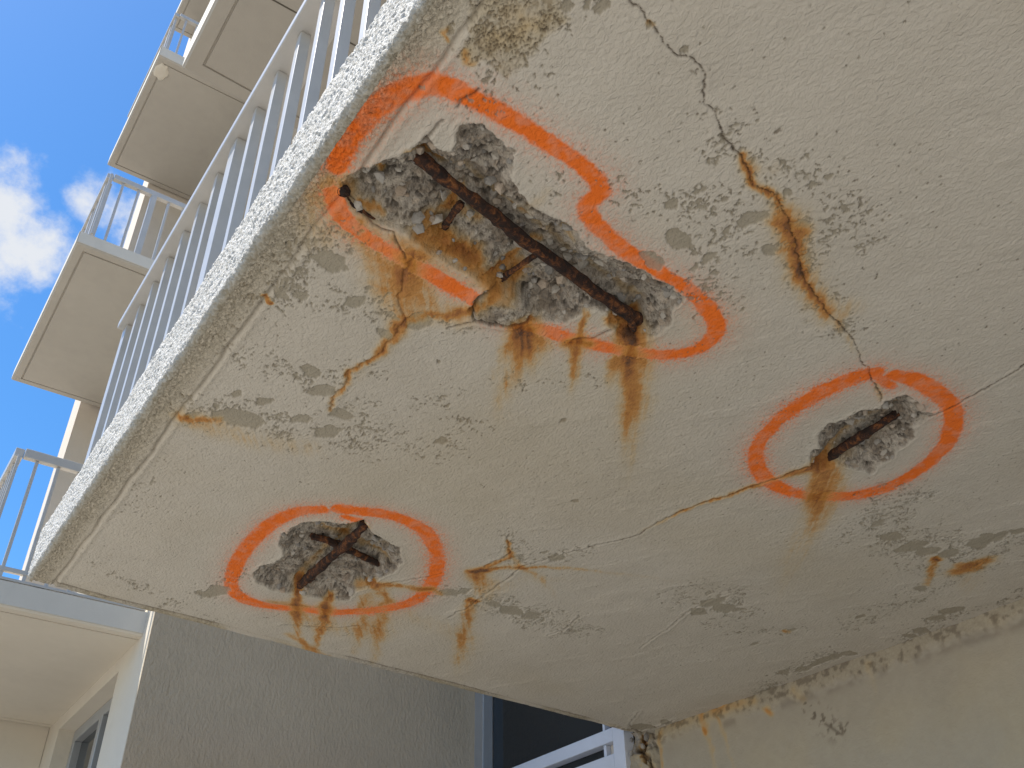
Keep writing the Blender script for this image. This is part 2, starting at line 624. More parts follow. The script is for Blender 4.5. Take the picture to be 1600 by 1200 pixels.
# which 8x8 blocks are near the view
rel = np.stack([GX, GY, np.full(GX.shape, ZS - CAMZ)], -1)
dz = rel @ FW
U = np.where(dz > 0.05, (rel @ RT) / np.maximum(dz, .05) * FPX + 800, -9e3)
V = np.where(dz > 0.05, -(rel @ UP) / np.maximum(dz, .05) * FPX + 600, -9e3)
ok = (U > -60) & (U < 1720) & (V > -130) & (V < 1300)
bx, by = (nx - 1) // 8, (ny - 1) // 8
blk = np.zeros((by, bx), bool)
for j in (0, 4, 8):
    for i in (0, 4, 8):
        blk |= ok[j:j + by * 8 - 7:8, i:i + bx * 8 - 7:8][:by, :bx]
fine_face = np.repeat(np.repeat(blk, 8, 0), 8, 1)
vid = np.arange(nx * ny).reshape(ny, nx)
jj, ii = np.nonzero(fine_face)
quads = np.stack([vid[jj, ii], vid[jj + 1, ii], vid[jj + 1, ii + 1], vid[jj, ii + 1]], 1)
jb, ib = np.nonzero(~blk)
cq = np.stack([vid[jb * 8, ib * 8], vid[jb * 8 + 8, ib * 8], vid[jb * 8 + 8, ib * 8 + 8], vid[jb * 8, ib * 8 + 8]], 1)
used = np.zeros(nx * ny, bool)
used[quads.ravel()] = True
used[cq.ravel()] = True
uidx = np.nonzero(used)[0]
X = GX.ravel()[uidx].astype(np.float32); Y = GY.ravel()[uidx].astype(np.float32)
remap = np.full(nx * ny, -1, np.int64); remap[uidx] = np.arange(len(uidx))
quads = remap[quads]; cq = remap[cq]
print('soffit verts', len(uidx), 'faces', len(quads), len(cq))

# warped coordinates give every outline a natural wander
w1x = (fbm(X * 14, Y * 14, 1, 3) - .5); w1y = (fbm(X * 14, Y * 14, 2, 3) - .5)
w2x = (fbm(X * 80, Y * 80, 3, 3) - .5); w2y = (fbm(X * 80, Y * 80, 4, 3) - .5)
XA = X + w1x * .030 + w2x * .010; YA = Y + w1y * .030 + w2y * .010
XB = X + w2x * .010; YB = Y + w2y * .010
n_mid = fbm(X * 45, Y * 45, 9, 4)
n_fine = fbm(X * 150, Y * 150, 10, 3)
n_low = fbm(X * 3, Y * 3, 12, 4)

Z = np.zeros(X.shape, np.float32)          # height into the slab
paint = np.zeros_like(Z); rust = np.zeros_like(Z); peel = np.zeros_like(Z); cav = np.zeros_like(Z)
crack = np.zeros_like(Z); tint = np.zeros_like(Z); mott = np.zeros_like(Z); aux = np.zeros_like(Z)
pid = np.full(X.shape, -1, np.int8); cid_ = np.full(X.shape, -1, np.int8); rid = np.full(X.shape, -1, np.int8)

# general unevenness of the hand-trowelled plaster
Z += (n_low - .5) * .012 + (n_mid - .5) * .0012 + (fbm(X * 9, Y * 9, 21, 2) - .5) * .004
ridge = fbm((X * .8 + Y * .6) * 20, (Y * .8 - X * .6) * 7, 31, 3)
Z -= sstep(.60, .72, ridge) * .0014 * sstep(.9, 1.6, X)

# ---- grooves
gx = 0.479
gd = np.abs(X - gx - (fbm(Y * 9, Y * 0 + 3, 41, 4) - .5) * .014)
gon = sstep(.30, .55, fbm(Y * 5, Y * 0 + 7, 44, 2) + .15)
Z += .006 * np.exp(-(gd / .0045) ** 2)
crack = np.maximum(crack, .34 * gon * np.exp(-(gd / .0028) ** 2) * (Y < 3.30))
Z -= .0025 * np.exp(-((X - gx - .013) / .008) ** 2)
ye = y_edge(X) - Y
gd2 = np.abs(ye - .048 - (fbm(X * 6, X * 0 + 3, 42, 3) - .5) * .012)
gm = sstep(.42, .55, fbm(X * 4, X * 0 + 5, 45, 2))
Z += .006 * np.exp(-(gd2 / .006) ** 2)
crack = np.maximum(crack, .6 * gm * np.exp(-(gd2 / .005) ** 2) * (X > .47))
Z += .010 * (1 - sstep(0, .02, ye))
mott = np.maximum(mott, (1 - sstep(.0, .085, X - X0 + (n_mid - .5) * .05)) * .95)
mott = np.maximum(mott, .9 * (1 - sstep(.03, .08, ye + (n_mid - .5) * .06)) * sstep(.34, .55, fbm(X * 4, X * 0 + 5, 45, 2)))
tint = np.maximum(tint, .42 * (1 - sstep(.02, .10, X - X0)))
tint = np.maximum(tint, .9 * (1 - sstep(.02, .07, ye)) * sstep(.4, .6, fbm(X * 5, Y * 5, 46, 3)))
# worm-like texture that carries on from the fascia
f1, f2, _ = worley(X * 72 + w2x * 3, Y * 72 + w2y * 3, 61)
worm = sstep(.05, .35, f2 - f1)
Z -= (worm - .5) * .0032 * (1 - sstep(.01, .07, X - X0))

# ---- spray paint
loops = [
    ([(526, 258), (546, 216), (585, 172), (632, 143), (682, 131), (735, 152), (790, 181), (850, 219), (903, 254), (934, 283), (938, 304), (917, 322), (930, 350), (972, 390), (1018, 418), (1070, 448), (1104, 478), (1121, 508), (1104, 536), (1068, 552), (1020, 553), (960, 544), (900, 531), (850, 517), (800, 500), (738, 464), (690, 438), (640, 410), (600, 387), (562, 362), (534, 336), (522, 302)], .0225),
    ([(502, 795), (462, 800), (422, 821), (386, 856), (365, 893), (362, 918), (382, 936), (420, 947), (470, 953), (530, 957), (590, 954), (640, 941), (670, 918), (683, 886), (679, 855), (662, 829), (620, 808), (575, 799), (530, 794)], .0275),
    ([(1366, 583), (1330, 592), (1280, 614), (1230, 645), (1194, 681), (1182, 711), (1191, 742), (1225, 764), (1280, 775), (1340, 774), (1400, 757), (1450, 724), (1480, 690), (1490, 652), (1478, 626), (1440, 599), (1398, 587)], .0260),
]
dabs = [(0, [(523, 300), (530, 326)], .02), (1, [(540, 806), (562, 812)], .017), (2, [(1370, 588), (1388, 602), (1395, 606)], .015)]
XP = X + w1x * .006 + w2x * .004; YP = Y + w1y * .006 + w2y * .004
for k, (pts, hw) in list(enumerate(loops)) + [(a, (b_, c_)) for a, b_, c_ in dabs]:
    c2 = catmull(PL(pts), 5) if len(pts) > 3 else PL(pts)
    d, tt = poly_dist(XP, YP, c2, .16)
    d = d + (n_fine - .5) * .009 + (n_mid - .5) * .006
    hwv = hw * (1 + .18 * (fbm(tt * 14, tt * 0 + k, 71, 2) - .5) * 2)
    core = 1 - sstep(-.006, .004, d - hwv)
    # thin, dragged stretches where the can skipped
    thin = sstep(.58, .85, fbm(tt * 9 + k * 3, tt * 0 + 2, 77, 2)) * .5
    if k == 0:
        thin = np.maximum(thin, (1 - sstep(.02, .12, tt)) * .75)
    rough_hit = sstep(.36, .58, n_fine * .55 + n_mid * .45 + .22 * (1 - d / np.maximum(hwv, .001)))
    core = core * (1 - thin * (1 - rough_hit))
    mist = np.exp(-np.clip(d - hwv, 0, 1) / .021) * (d < .12)
    spk = sstep(.52, .72, fbm(X * 260, Y * 260, 78, 2)) * .55 + .22
    side = .35 + .9 * fbm(tt * 6, tt * 0 + 4 + k, 79, 2)
    pm = np.maximum(core * (.80 + .20 * sstep(.3, .6, n_mid)), mist * spk * side * 1.2)
    pid[(pm > paint) & (core > .45)] = k
    paint = np.maximum(paint, pm)

# ---- spalled cavities
cavs = [
    [(533, 286), (548, 273), (575, 262), (600, 250), (625, 246), (648, 232), (664, 214), (676, 222), (690, 238), (706, 240), (715, 226), (711, 205), (726, 192), (752, 194), (772, 207), (786, 222), (803, 236), (806, 256), (798, 274), (806, 292), (815, 306), (833, 322), (852, 336), (882, 350), (905, 364), (914, 385), (937, 397), (967, 407), (992, 419), (1016, 434), (1040, 444), (1062, 458), (1070, 468), (1052, 482), (1046, 508), (1020, 528), (990, 534), (965, 524), (955, 508), (952, 493), (930, 484), (905, 490), (882, 504), (850, 500), (830, 503), (800, 511), (762, 506), (737, 498), (731, 480), (745, 462), (768, 452), (748, 436), (705, 412), (672, 396), (650, 376), (620, 356), (592, 350), (565, 336), (546, 318), (536, 304)],
    [(436, 850), (440, 835), (470, 818), (500, 814), (540, 818), (568, 810), (578, 828), (602, 845), (625, 855), (628, 880), (614, 895), (590, 904), (582, 917), (556, 924), (545, 938), (510, 938), (470, 930), (430, 924), (403, 910), (395, 893), (412, 884), (432, 880), (446, 868)],
    [(1265, 712), (1268, 702), (1281, 700), (1277, 681), (1290, 664), (1322, 655), (1346, 641), (1375, 640), (1386, 627), (1416, 619), (1433, 628), (1440, 645), (1457, 648), (1442, 658), (1426, 670), (1428, 685), (1400, 704), (1396, 716), (1370, 730), (1362, 742), (1350, 737), (1330, 732), (1310, 727), (1284, 736), (1268, 730)],
]
cav_poly = [PL(c_) for c_ in cavs]
depth = [.034, .034, .032]
bars_px = {0: [[(645, 237), (700, 283), (760, 326), (820, 376), (880, 418), (940, 462), (1000, 502)], [(722, 316), (694, 356)], [(842, 396), (776, 441)]], 1: [[(462, 921), (540, 851), (574, 814)], [(485, 836), (565, 868), (602, 886)]], 2: [[(1278, 728), (1370, 666), (1412, 638)]]}
XC = X + w1x * .008 + w2x * .014; YC = Y + w1y * .008 + w2y * .014
for k, pl in enumerate(cav_poly):
    d, _ = poly_dist(XC, YC, pl, .25, True)
    ins = inside(XC, YC, pl)
    sd = np.where(ins, d, -d)
    near = np.nonzero(sd > -.03)[0]
    x = X[near]; y = Y[near]; s = sd[near]
    f1, f2, ci = worley(x * 52 + w2x[near] * 1.6, y * 52 + w2y[near] * 1.6, 90 + k)
    g1, g2, cj = worley(x * 150, y * 150, 95 + k)
    lump = (1 - f1) * .5 + ci * .5
    dep = .008 * sstep(-.001, .003, s) + depth[k] * sstep(.0, .07, s + (n_mid[near] - .5) * .03)
    dep -= sstep(0, .02, s) * (lump - .45) * .011 + sstep(0, .01, s) * ((1 - g1) - .5) * .003
    dep += sstep(.002, .012, s) * (n_mid[near] - .5) * .011
    for bp in bars_px[k]:
        db, _ = poly_dist(x + w2x[near] * .01, y + w2y[near] * .01, PL(bp), .08)
        dep = dep + .014 * np.exp(-((db / .024) ** 2)) * sstep(.004, .014, s)
    dep = np.maximum(dep, 0.0015 * sstep(-.001, .003, s))
    cm = sstep(-.0012, .0012, s)
    Z[near] = Z[near] * (1 - cm) + cm * (dep + Z[near] * .5)
    # thin paint lifting at the broken rim
    Z[near] -= .0022 * np.exp(-((s + .006) / .006) ** 2) * (s < 0)
    cav[near] = np.maximum(cav[near], cm)
    vo = sstep(.70, .8, _hash(np.floor(ci * 9999).astype(np.int64), np.floor(ci * 77).astype(np.int64), 3)) * sstep(.25, .1, f1)
    gap = sstep(.12, .02, f2 - f1) * .6 * sstep(.004, .012, s)
    voids = sstep(.64, .74, fbm(x * 75, y * 75, 99 + k, 3)) * sstep(.004, .012, s)
    Z[near] += voids * .006
    aux[near] = np.maximum(aux[near], np.maximum(voids * .85, gap))
    cid_[near[cm > .5]] = k
    paint[near] *= (1 - cm)
# thin delaminated plaster lump that still hangs at the lower rim of the large spall
pl = PL([(737, 482), (748, 462), (775, 453), (800, 456), (822, 470), (834, 488), (826, 500), (800, 508), (765, 504), (742, 497)])
d, _ = poly_dist(XC, YC, pl, .08, True); ins = inside(XC, YC, pl)
sdl = np.where(ins, d, -d)
lm = sstep(-.002, .006, sdl)
Z = Z * (1 - lm) + lm * (-.004 - .010 * sstep(0, .03, sdl) + (n_mid - .5) * .012 + aux * .004)

# ---- cracks, and shade painted along the plaster lump's rim
def crack_or_shade_line(pts, w, k_dark=.9, wig=1.0, lift=.0016, dep=.004):
    global Z, crack
    c2 = PL(pts)
    d, tt = poly_dist(X + w1x * .020 * wig + w2x * .012 * wig, Y + w1y * .020 * wig + w2y * .012 * wig, c2, .06)
    ww = w * (.5 + 1.1 * fbm(tt * 30, tt * 0 + len(pts), 111, 2))
    c_ = np.exp(-(d / ww) ** 2)
    crack = np.maximum(crack, c_ * k_dark)
    Z += dep * c_
    Z -= lift * np.exp(-((d - .010) / .007) ** 2) * (d < .05)
    return d, tt


CR_A = [(975, -30), (985, 0), (1010, 33), (1024, 44), (1050, 68), (1060, 80), (1084, 92), (1098, 118), (1097, 140), (1100, 166), (1118, 180), (1122, 205), (1140, 225), (1156, 240), (1168, 262), (1175, 290), (1203, 300), (1218, 312), (1228, 336), (1235, 362), (1242, 390), (1252, 418), (1262, 440), (1276, 466), (1290, 488), (1303, 498), (1335, 530), (1342, 548), (1350, 570), (1360, 575), (1361, 592), (1372, 610), (1378, 628)]
CR_B = [(1266, 727), (1245, 733), (1220, 745), (1190, 755), (1150, 768), (1110, 780), (1072, 796), (1060, 801), (1030, 815), (1000, 835), (960, 845), (920, 855), (895, 862)]
CR_B2 = [(895, 862), (868, 870), (842, 878), (810, 886), (770, 887), (742, 891)]
CR_C = [(1452, 652), (1490, 635), (1520, 617), (1545, 603), (1575, 588), (1605, 568)]
CR_D = [(642, 402), (628, 430), (628, 452), (622, 470), (632, 500), (612, 530), (596, 548), (562, 565), (545, 578), (541, 595), (528, 612), (524, 625), (514, 642)]
crack_or_shade_line(CR_A, .0015, .85)
crack_or_shade_line(CR_B, .0018, .9)
crack_or_shade_line(CR_B2, .0016, .5)
crack_or_shade_line(CR_C, .0022, .95)
crack_or_shade_line(CR_D, .0018, .35, 1.0)
crack_or_shade_line([(538, 300), (560, 330), (590, 352), (612, 362), (620, 385), (632, 402)], .0020, .75, .6)
crack_or_shade_line([(664, 216), (682, 198), (692, 190)], .0026, .6, .5)
crack_or_shade_line([(716, 168), (722, 156), (740, 146), (748, 138)], .0022, .7, .4)
crack_or_shade_line([(700, 510), (740, 500), (800, 508)], .0020, .7, .5)
crack_or_shade_line([(796, 835), (794, 850), (796, 865), (786, 872), (760, 884)], .0026, .5)
crack_or_shade_line([(700, 965), (735, 945), (760, 925), (800, 900), (815, 885)], .0028, .45)
crack_or_shade_line([(598, 912), (640, 906), (690, 895)], .0022, .4)
crack_or_shade_line([(1000, 1012), (1040, 985), (1085, 950), (1140, 925)], .0025, .1, 1.0, .0018)
crack_or_shade_line([(855, 992), (880, 985), (905, 965)], .003, .3, .5, .002)
crack_or_shade_line([(440, 975), (470, 978), (520, 980), (560, 978)], .003, .5, .8)
crack_or_shade_line([(737, 482), (742, 500), (765, 506), (800, 509), (828, 500)], .0026, .7, .5)  # shade at the hanging lump's lower edge, painted as a dark line
crack_or_shade_line([(737, 482), (748, 462), (775, 453)], .0020, .5, .5)  # same painted shade along the lump's upper edge
crack_or_shade_line([(975, 1139), (992, 1141), (1005, 1146)], .006, .7, .4, .004, .008)
crack_or_shade_line([(1025, 1136), (1036, 1131), (1048, 1127)], .006, .6, .4, .004, .008)
crack_or_shade_line([(955, 1134), (975, 1138), (1000, 1143), (1020, 1137), (1055, 1124)], .003, .5, 1.0, .0025)
crack_or_shade_line([(984, 1134), (990, 1122), (998, 1112)], .003, .3, 1.2, .003)
crack_or_shade_line([(898, 530), (925, 528), (955, 515)], .0022, .6, .5)

# ---- flaked paint
def patch(x, y, r, th=.5, seed=0, dep=.0016):
    global peel, Z
    c_ = P(x, y); rm = r * ascale(x, y) * 1.15
    r_ = random.Random(int(x * 7 + y * 13))
    n_ = r_.randint(6, 9); ph = r_.uniform(0, 6); el = r_.uniform(.6, 1.05); ea = YAW + r_.uniform(-1.2, 1.2)
    po = []
    for i in range(n_):
        t_ = ph + (i + r_.uniform(-.3, .3)) / n_ * 6.283
        q_ = rm * r_.uniform(.72, 1.2); u_, v_ = q_ * math.cos(t_) * 1.15, q_ * math.sin(t_) * el
        po.append((c_[0] + u_ * math.cos(ea) + v_ * math.sin(ea), c_[1] - u_ * math.sin(ea) + v_ * math.cos(ea)))
    xw = X + w2x * .011; yw = Y + w2y * .011
    m_ = inside(xw, yw, po).astype(np.float32) * sstep(.10, .2, .5 + (n_fine - .5) + .3)
    m_ = m_ * (1 - cav)
    peel = np.maximum(peel, m_)


for q in [(1003, 1137, 9), (1040, 1128, 7), (1063, 375, 19), (1178, 342, 17), (1050, 322, 10), (1110, 402, 9), (1133, 312, 5), (1202, 390, 11), (1020, 408, 16), (1092, 322, 6),
          (520, 408, 17), (500, 402, 8), (556, 470, 12), (440, 460, 10), (470, 462, 9), (485, 578, 15), (505, 611, 15), (412, 628, 11), (370, 618, 8), (470, 655, 11),
          (532, 648, 12), (515, 676, 13), (378, 655, 19), (350, 652, 11), (300, 650, 8), (685, 565, 4), (880, 657, 4), (690, 690, 7), (650, 500, 14), (600, 520, 10), (662, 497, 11), (660, 140, 4),
          (1370, 820, 8), (1395, 838, 12), (1425, 855, 14), (1450, 862, 12), (1480, 866, 10), (1530, 850, 12), (1560, 838, 12), (1590, 830, 8), (1440, 920, 7), (1112, 940, 13), (1130, 950, 10), (1090, 957, 9), (1150, 952, 8),
          (775, 945, 9), (800, 955, 11), (830, 962, 10), (700, 924, 9), (725, 922, 7), (900, 782, 4), (870, 872, 7), (850, 863, 5), (330, 928, 12), (345, 922, 8), (318, 928, 8),
          (1480, 955, 10), (1465, 965, 8), (1495, 952, 8), (1280, 1035, 10), (1300, 1028, 10), (1325, 1022, 8), (1255, 1045, 8), (1225, 1050, 6), (1200, 1078, 6), (1440, 985, 8), (1420, 993, 7), (1545, 840, 10), (1238, 985, 5), (1180, 1005, 5), (1345, 965, 5),
          (705, 47, 6), (890, 8, 9), (940, 10, 12), (918, 8, 8), (1018, 38, 7), (1070, 78, 7), (1294, 278, 5), (1230, 300, 7), (1260, 400, 10), (1250, 350, 12), (790, 265, 8)]:
    patch(*q)
# fields of small angular chips
zones = [
    ([(1122, 200), (1140, 240), (1165, 270)], 26, .85), ([(1170, 265), (1215, 300), (1260, 340), (1300, 380), (1290, 430)], 52, .34), ([(1215, 325), (1255, 400), (1280, 460), (1315, 500)], 26, .62),
    ([(1330, 330), (1345, 365)], 24, .5), ([(1000, 290), (1060, 310), (1120, 345), (1130, 400), (1110, 440)], 34, .45), ([(1080, 440), (1130, 480)], 22, .55),
    ([(400, 450), (440, 440), (480, 450), (520, 460), (570, 475)], 26, .75), ([(420, 430), (470, 400), (510, 370)], 30, .55), ([(400, 560), (440, 570), (500, 600)], 22, .55), ([(300, 640), (360, 650), (420, 665), (480, 680), (540, 690)], 26, .62),
    ([(600, 660), (660, 690), (720, 670), (700, 640)], 30, .40), ([(560, 640), (600, 700)], 36, .25), ([(620, 500), (680, 510), (720, 505)], 18, .65), ([(430, 545), (560, 600)], 50, .22),
    ([(720, 20), (760, 60), (790, 100), (770, 135)], 42, .55), ([(870, 35), (892, 42)], 10, .6), ([(640, 40), (680, 70)], 30, .25), ([(850, 105), (840, 70)], 22, .25),
    ([(1400, 790), (1370, 830), (1430, 850), (1490, 868)], 26, .70), ([(1450, 880), (1500, 890), (1545, 870), (1590, 850)], 24, .55), ([(1300, 1020), (1230, 1045), (1190, 1080)], 10, .7), ([(1430, 1000), (1500, 960)], 18, .6),
    ([(1100, 930), (1140, 955)], 24, .65), ([(770, 940), (840, 965), (900, 985)], 16, .7), ([(690, 925), (730, 922)], 14, .7), ([(795, 840), (800, 865), (860, 870), (900, 860)], 14, .55), ([(1340, 980), (1440, 930)], 18, .35),
    ([(1120, 985), (1240, 985)], 10, .4), ([(440, 965), (560, 985), (600, 990)], 10, .35), ([(380, 900), (330, 930)], 14, .4), ([(1340, 640), (1380, 790)], 8, .2), ([(150, 880), (260, 940), (330, 970)], 10, .3), ([(1100, 120), (1130, 170)], 16, .35), ([(940, 10), (900, 10)], 12, .5), ([(1450, 975), (1600, 930)], 12, .5),
    ([(780, 590), (870, 605)], 14, .35), ([(890, 575), (930, 595)], 14, .4), ([(860, 290), (900, 330)], 40, .10), ([(180, 800), (250, 720)], 26, .2), ([(700, 740), (760, 760)], 30, .06),
]
chipf = [worley(X * s_ + w2x * 3, Y * s_ + w2y * 3, sd_) for s_, sd_ in ((44, 131), (85, 132), (170, 133))]
zone = np.zeros_like(Z)
for pts, r, den_ in zones:
    c2 = PL(pts); mx, my = pts[len(pts) // 2]
    rm = r * ascale(mx, my) * 1.25
    d, _ = poly_dist(XA, YA, c2, rm * 2)
    zone = np.maximum(zone, den_ * np.exp(-(d / rm) ** 2) * (d < rm * 1.99))
zone = zone * (.35 + .9 * n_mid) * (.25 + 1.1 * sstep(.38, .62, fbm(X * 16, Y * 16, 143, 3)))
for (f1, f2, ci), kk in zip(chipf, (.22, .34, .46)):
    chip = sstep(.0, .03, zone * kk - ci) * sstep(.02, .08, f2 - f1 + (n_fine - .5) * .12) * sstep(.68, .50, f1 + (n_fine - .5) * .3)
    peel = np.maximum(peel, chip * (1 - cav))
# scattered pinholes
f1, f2, ci = worley(X * 40, Y * 40, 141)
pin = (ci > .80) * sstep(.12, .06, f1) * (fbm(X * 6, Y * 6, 142, 2) > .50)
peel = np.maximum(peel, pin * .8 * (1 - cav))
aged = PL([(730, 0), (870, -20), (890, 30), (850, 60), (820, 100), (790, 120), (765, 95), (735, 95), (715, 85), (735, 55)])
d, _ = poly_dist(XC, YC, aged, .1, True); ag = sstep(-.006, .006, np.where(inside(XC, YC, aged), d, -d))
tint = np.maximum(tint, ag * (.35 + .9 * (n_mid - .2)))
f1, f2, agc = worley(X * 30 + w2x * 4 + w1x * 1.5, Y * 30 + w2y * 4 + w1y * 1.5, 151)
Z += ag * (.0030 * (1 - sstep(.04, .14, f2 - f1)) - .003 * (agc - .5))
crack = np.maximum(crack, ag * .6 * (1 - sstep(.02, .10, f2 - f1)) * sstep(.38, .55, n_mid))
peel = np.maximum(peel, ag * np.where(agc > .72, .9, .12))
paint *= (1 - .75 * sstep(.4, .9, peel))
Z += peel * .0034 * (1 - cav)
crack = np.maximum(crack, .5 * sstep(.25, .5, peel) * sstep(.98, .7, peel) * (1 - cav) * sstep(.40, .6, n_mid))  # dark rim painted along flake edges in place of their edge shadow
e_ = peel * (1 - peel) * 4
Z -= e_ * .0008

# ---- rust
stains = []          # (group, points, width px, strength, fade, wander)
def st(g_, pts, w, s, fade=1.0, wig=.5, back=0.0):
    stains.append((g_, pts, w, s, fade, wig, back))


# below the large spall
st(0, [(822, 512), (815, 545), (800, 585), (785, 620), (775, 650)], 13, .62, .9)
st(0, [(818, 512), (824, 560), (830, 590)], 11, .85, .9)
st(0, [(812, 512), (790, 545), (770, 590)], 9, .45, .8)
st(0, [(830, 505), (850, 545), (858, 585)], 14, .42, .8)
st(0, [(905, 530), (903, 550), (898, 590), (892, 640)], 9, .60, .9)
st(0, [(890, 535), (905, 533), (922, 537)], 9, .85, .1)
st(0, [(915, 490), (912, 505), (905, 530)], 6, .6, .2)
st(0, [(978, 530), (982, 560), (985, 600), (984, 650), (984, 700), (978, 770)], 12, .58, .9)
st(0, [(985, 525), (982, 560), (980, 590)], 9, .85, .8)
st(0, [(1000, 535), (1010, 570), (1005, 620), (1000, 680)], 17, .34, .9)
st(0, [(968, 540), (955, 580), (950, 620)], 9, .40, .9)
st(0, [(990, 556), (1045, 555)], 7, .42, .5)
st(0, [(960, 500), (985, 510), (975, 525)], 15, .7, 0)
st(0, [(985, 640), (980, 760)], 26, .14, .7)
st(0, [(790, 600), (780, 700)], 20, .12, .7)
# left of the large spall
st(1, [(640, 400), (632, 420), (622, 450), (620, 478)], 17, 0.48, .6)
st(1, [(636, 402), (640, 420)], 13, 0.63, .3)
st(1, [(640, 440), (680, 480), (720, 490)], 34, 0.29, .2)
st(1, [(575, 380), (600, 410), (640, 470)], 46, 0.16, .2)
st(1, [(660, 400), (720, 440), (770, 450)], 12, .08, 0)
st(1, [(560, 345), (575, 375), (585, 420)], 22, 0.24, .8)
st(1, [(556, 352), (560, 375)], 12, 0.32, .8)
st(1, [(600, 380), (610, 430), (600, 470)], 30, 0.17, .6)
st(1, [(535, 300), (520, 330), (512, 360)], 16, 0.30, .6)
st(1, [(522, 280), (500, 300)], 22, 0.26, .5)
st(1, [(620, 510), (650, 498), (700, 490), (740, 478), (770, 462)], 8, .52, .1)
st(1, [(632, 500), (612, 530), (596, 548)], 9, .60, .1)
st(1, [(596, 548), (562, 565), (545, 578), (541, 595), (524, 625), (514, 642)], 4, .50, .3)
st(1, [(562, 572), (540, 600)], 16, 0.15, .3)
st(1, [(550, 640), (530, 665)], 16, 0.08, .3)
# inside the large spall
st(2, [(660, 372), (690, 385), (720, 400), (735, 412)], 20, 0.45, 0)
st(2, [(665, 355), (690, 350), (715, 345), (745, 365)], 14, 0.37, 0)
st(2, [(700, 350), (712, 325), (722, 318)], 9, 0.53, 0)
st(2, [(700, 390), (740, 415), (760, 438), (810, 440)], 20, 0.37, 0)
st(2, [(770, 437), (800, 418), (830, 400), (842, 402)], 7, 0.48, 0)
st(2, [(800, 425), (815, 440), (800, 465), (775, 455)], 17, 0.35, 0)
st(2, [(560, 320), (575, 330), (600, 340)], 5, 0.37, 0)
st(2, [(588, 262), (592, 275)], 6, 0.46, 0)
st(2, [(640, 236), (660, 250), (690, 275)], 9, 0.43, 0)
st(2, [(700, 262), (800, 330), (900, 420), (1000, 480)], 12, 0.24, 0)
st(2, [(850, 300), (830, 330)], 12, 0.19, 0)
st(2, [(790, 330), (815, 345)], 12, 0.24, 0)
st(2, [(880, 360), (900, 380)], 9, 0.31, 0)
st(2, [(655, 400), (740, 445), (760, 440)], 10, .10, 0)
# below the small spall on the left
st(3, [(463, 920), (463, 950), (464, 975), (472, 1000), (480, 1020)], 6, .62, .55)
st(3, [(461, 938), (463, 965)], 5, .95, .4)
st(3, [(512, 935), (511, 950), (508, 975), (495, 1005), (488, 1022)], 6, .62, .5)
st(3, [(510, 948), (511, 965)], 6, .95, .4)
st(3, [(572, 930), (570, 960), (560, 1000), (552, 1020)], 8, .50, .6)
st(3, [(600, 945), (592, 985), (585, 1035)], 9, .44, .5)
st(3, [(586, 915), (600, 928), (615, 945)], 9, .55, .3)
st(3, [(590, 912), (625, 915), (660, 920), (690, 925)], 9, .50, .3)
st(3, [(420, 940), (480, 950), (540, 957), (600, 953)], 9, .36, 0)
st(3, [(470, 960), (520, 980), (590, 985)], 32, .24, .1)
st(3, [(660, 920), (675, 918)], 9, .85, 0)
st(3, [(640, 960), (720, 990)], 24, .15, .2)
st(3, [(450, 990), (500, 1020), (560, 1045)], 8, .34, 0)
# inside the small spall on the left
st(4, [(462, 922), (500, 885), (540, 850), (572, 822)], 9, 0.34, 0)
st(4, [(490, 838), (540, 858), (600, 885)], 9, 0.34, 0)
st(4, [(600, 862), (585, 850)], 12, 0.19, 0)
st(4, [(585, 912), (560, 920)], 8, 0.37, 0)
# below the small spall on the right
st(5, [(1268, 728), (1240, 738), (1210, 748), (1180, 758)], 8, .62, .5)
st(5, [(1180, 758), (1110, 780), (1070, 797)], 5, .55, .2)
st(5, [(1070, 797), (1000, 832)], 4, .30, .5)
st(5, [(1283, 735), (1278, 760), (1274, 800), (1270, 830)], 13, .62, .85)
st(5, [(1276, 772), (1274, 800)], 9, .85, .8)
st(5, [(1300, 735), (1305, 770), (1295, 815)], 16, .34, .8)
st(5, [(1285, 776), (1320, 780)], 8, .50, .6)
st(5, [(1280, 800), (1250, 850), (1230, 900), (1215, 960)], 24, .22, .7)
st(6, [(1282, 728), (1330, 690), (1400, 648)], 9, 0.34, 0)
st(6, [(1330, 715), (1360, 700), (1390, 680)], 16, 0.16, 0)
st(6, [(1370, 600), (1375, 625)], 7, 0.31, .1)
# along the long crack
st(7, [(1162, 245), (1172, 285), (1200, 298), (1220, 318), (1230, 345)], 9, .44, .1)
st(7, [(1215, 348), (1232, 370), (1242, 395), (1250, 430), (1268, 455), (1290, 490)], 14, .44, .2)
st(7, [(1218, 350), (1255, 362)], 12, .40, 0)
st(7, [(1248, 418), (1252, 428)], 10, .72, 0)
st(7, [(1225, 350), (1238, 385), (1262, 450), (1285, 480)], 5, .42, .2)
st(7, [(1165, 250), (1175, 290), (1218, 312)], 4, .42, .2)
st(7, [(1230, 340), (1250, 420), (1290, 480), (1325, 480)], 30, .24, .2)
st(7, [(1170, 260), (1210, 262)], 14, .20, .3)
st(7, [(1020, 38), (1012, 36)], 6, .5, 0)
st(7, [(1305, 500), (1345, 555)], 8, .22, .2)
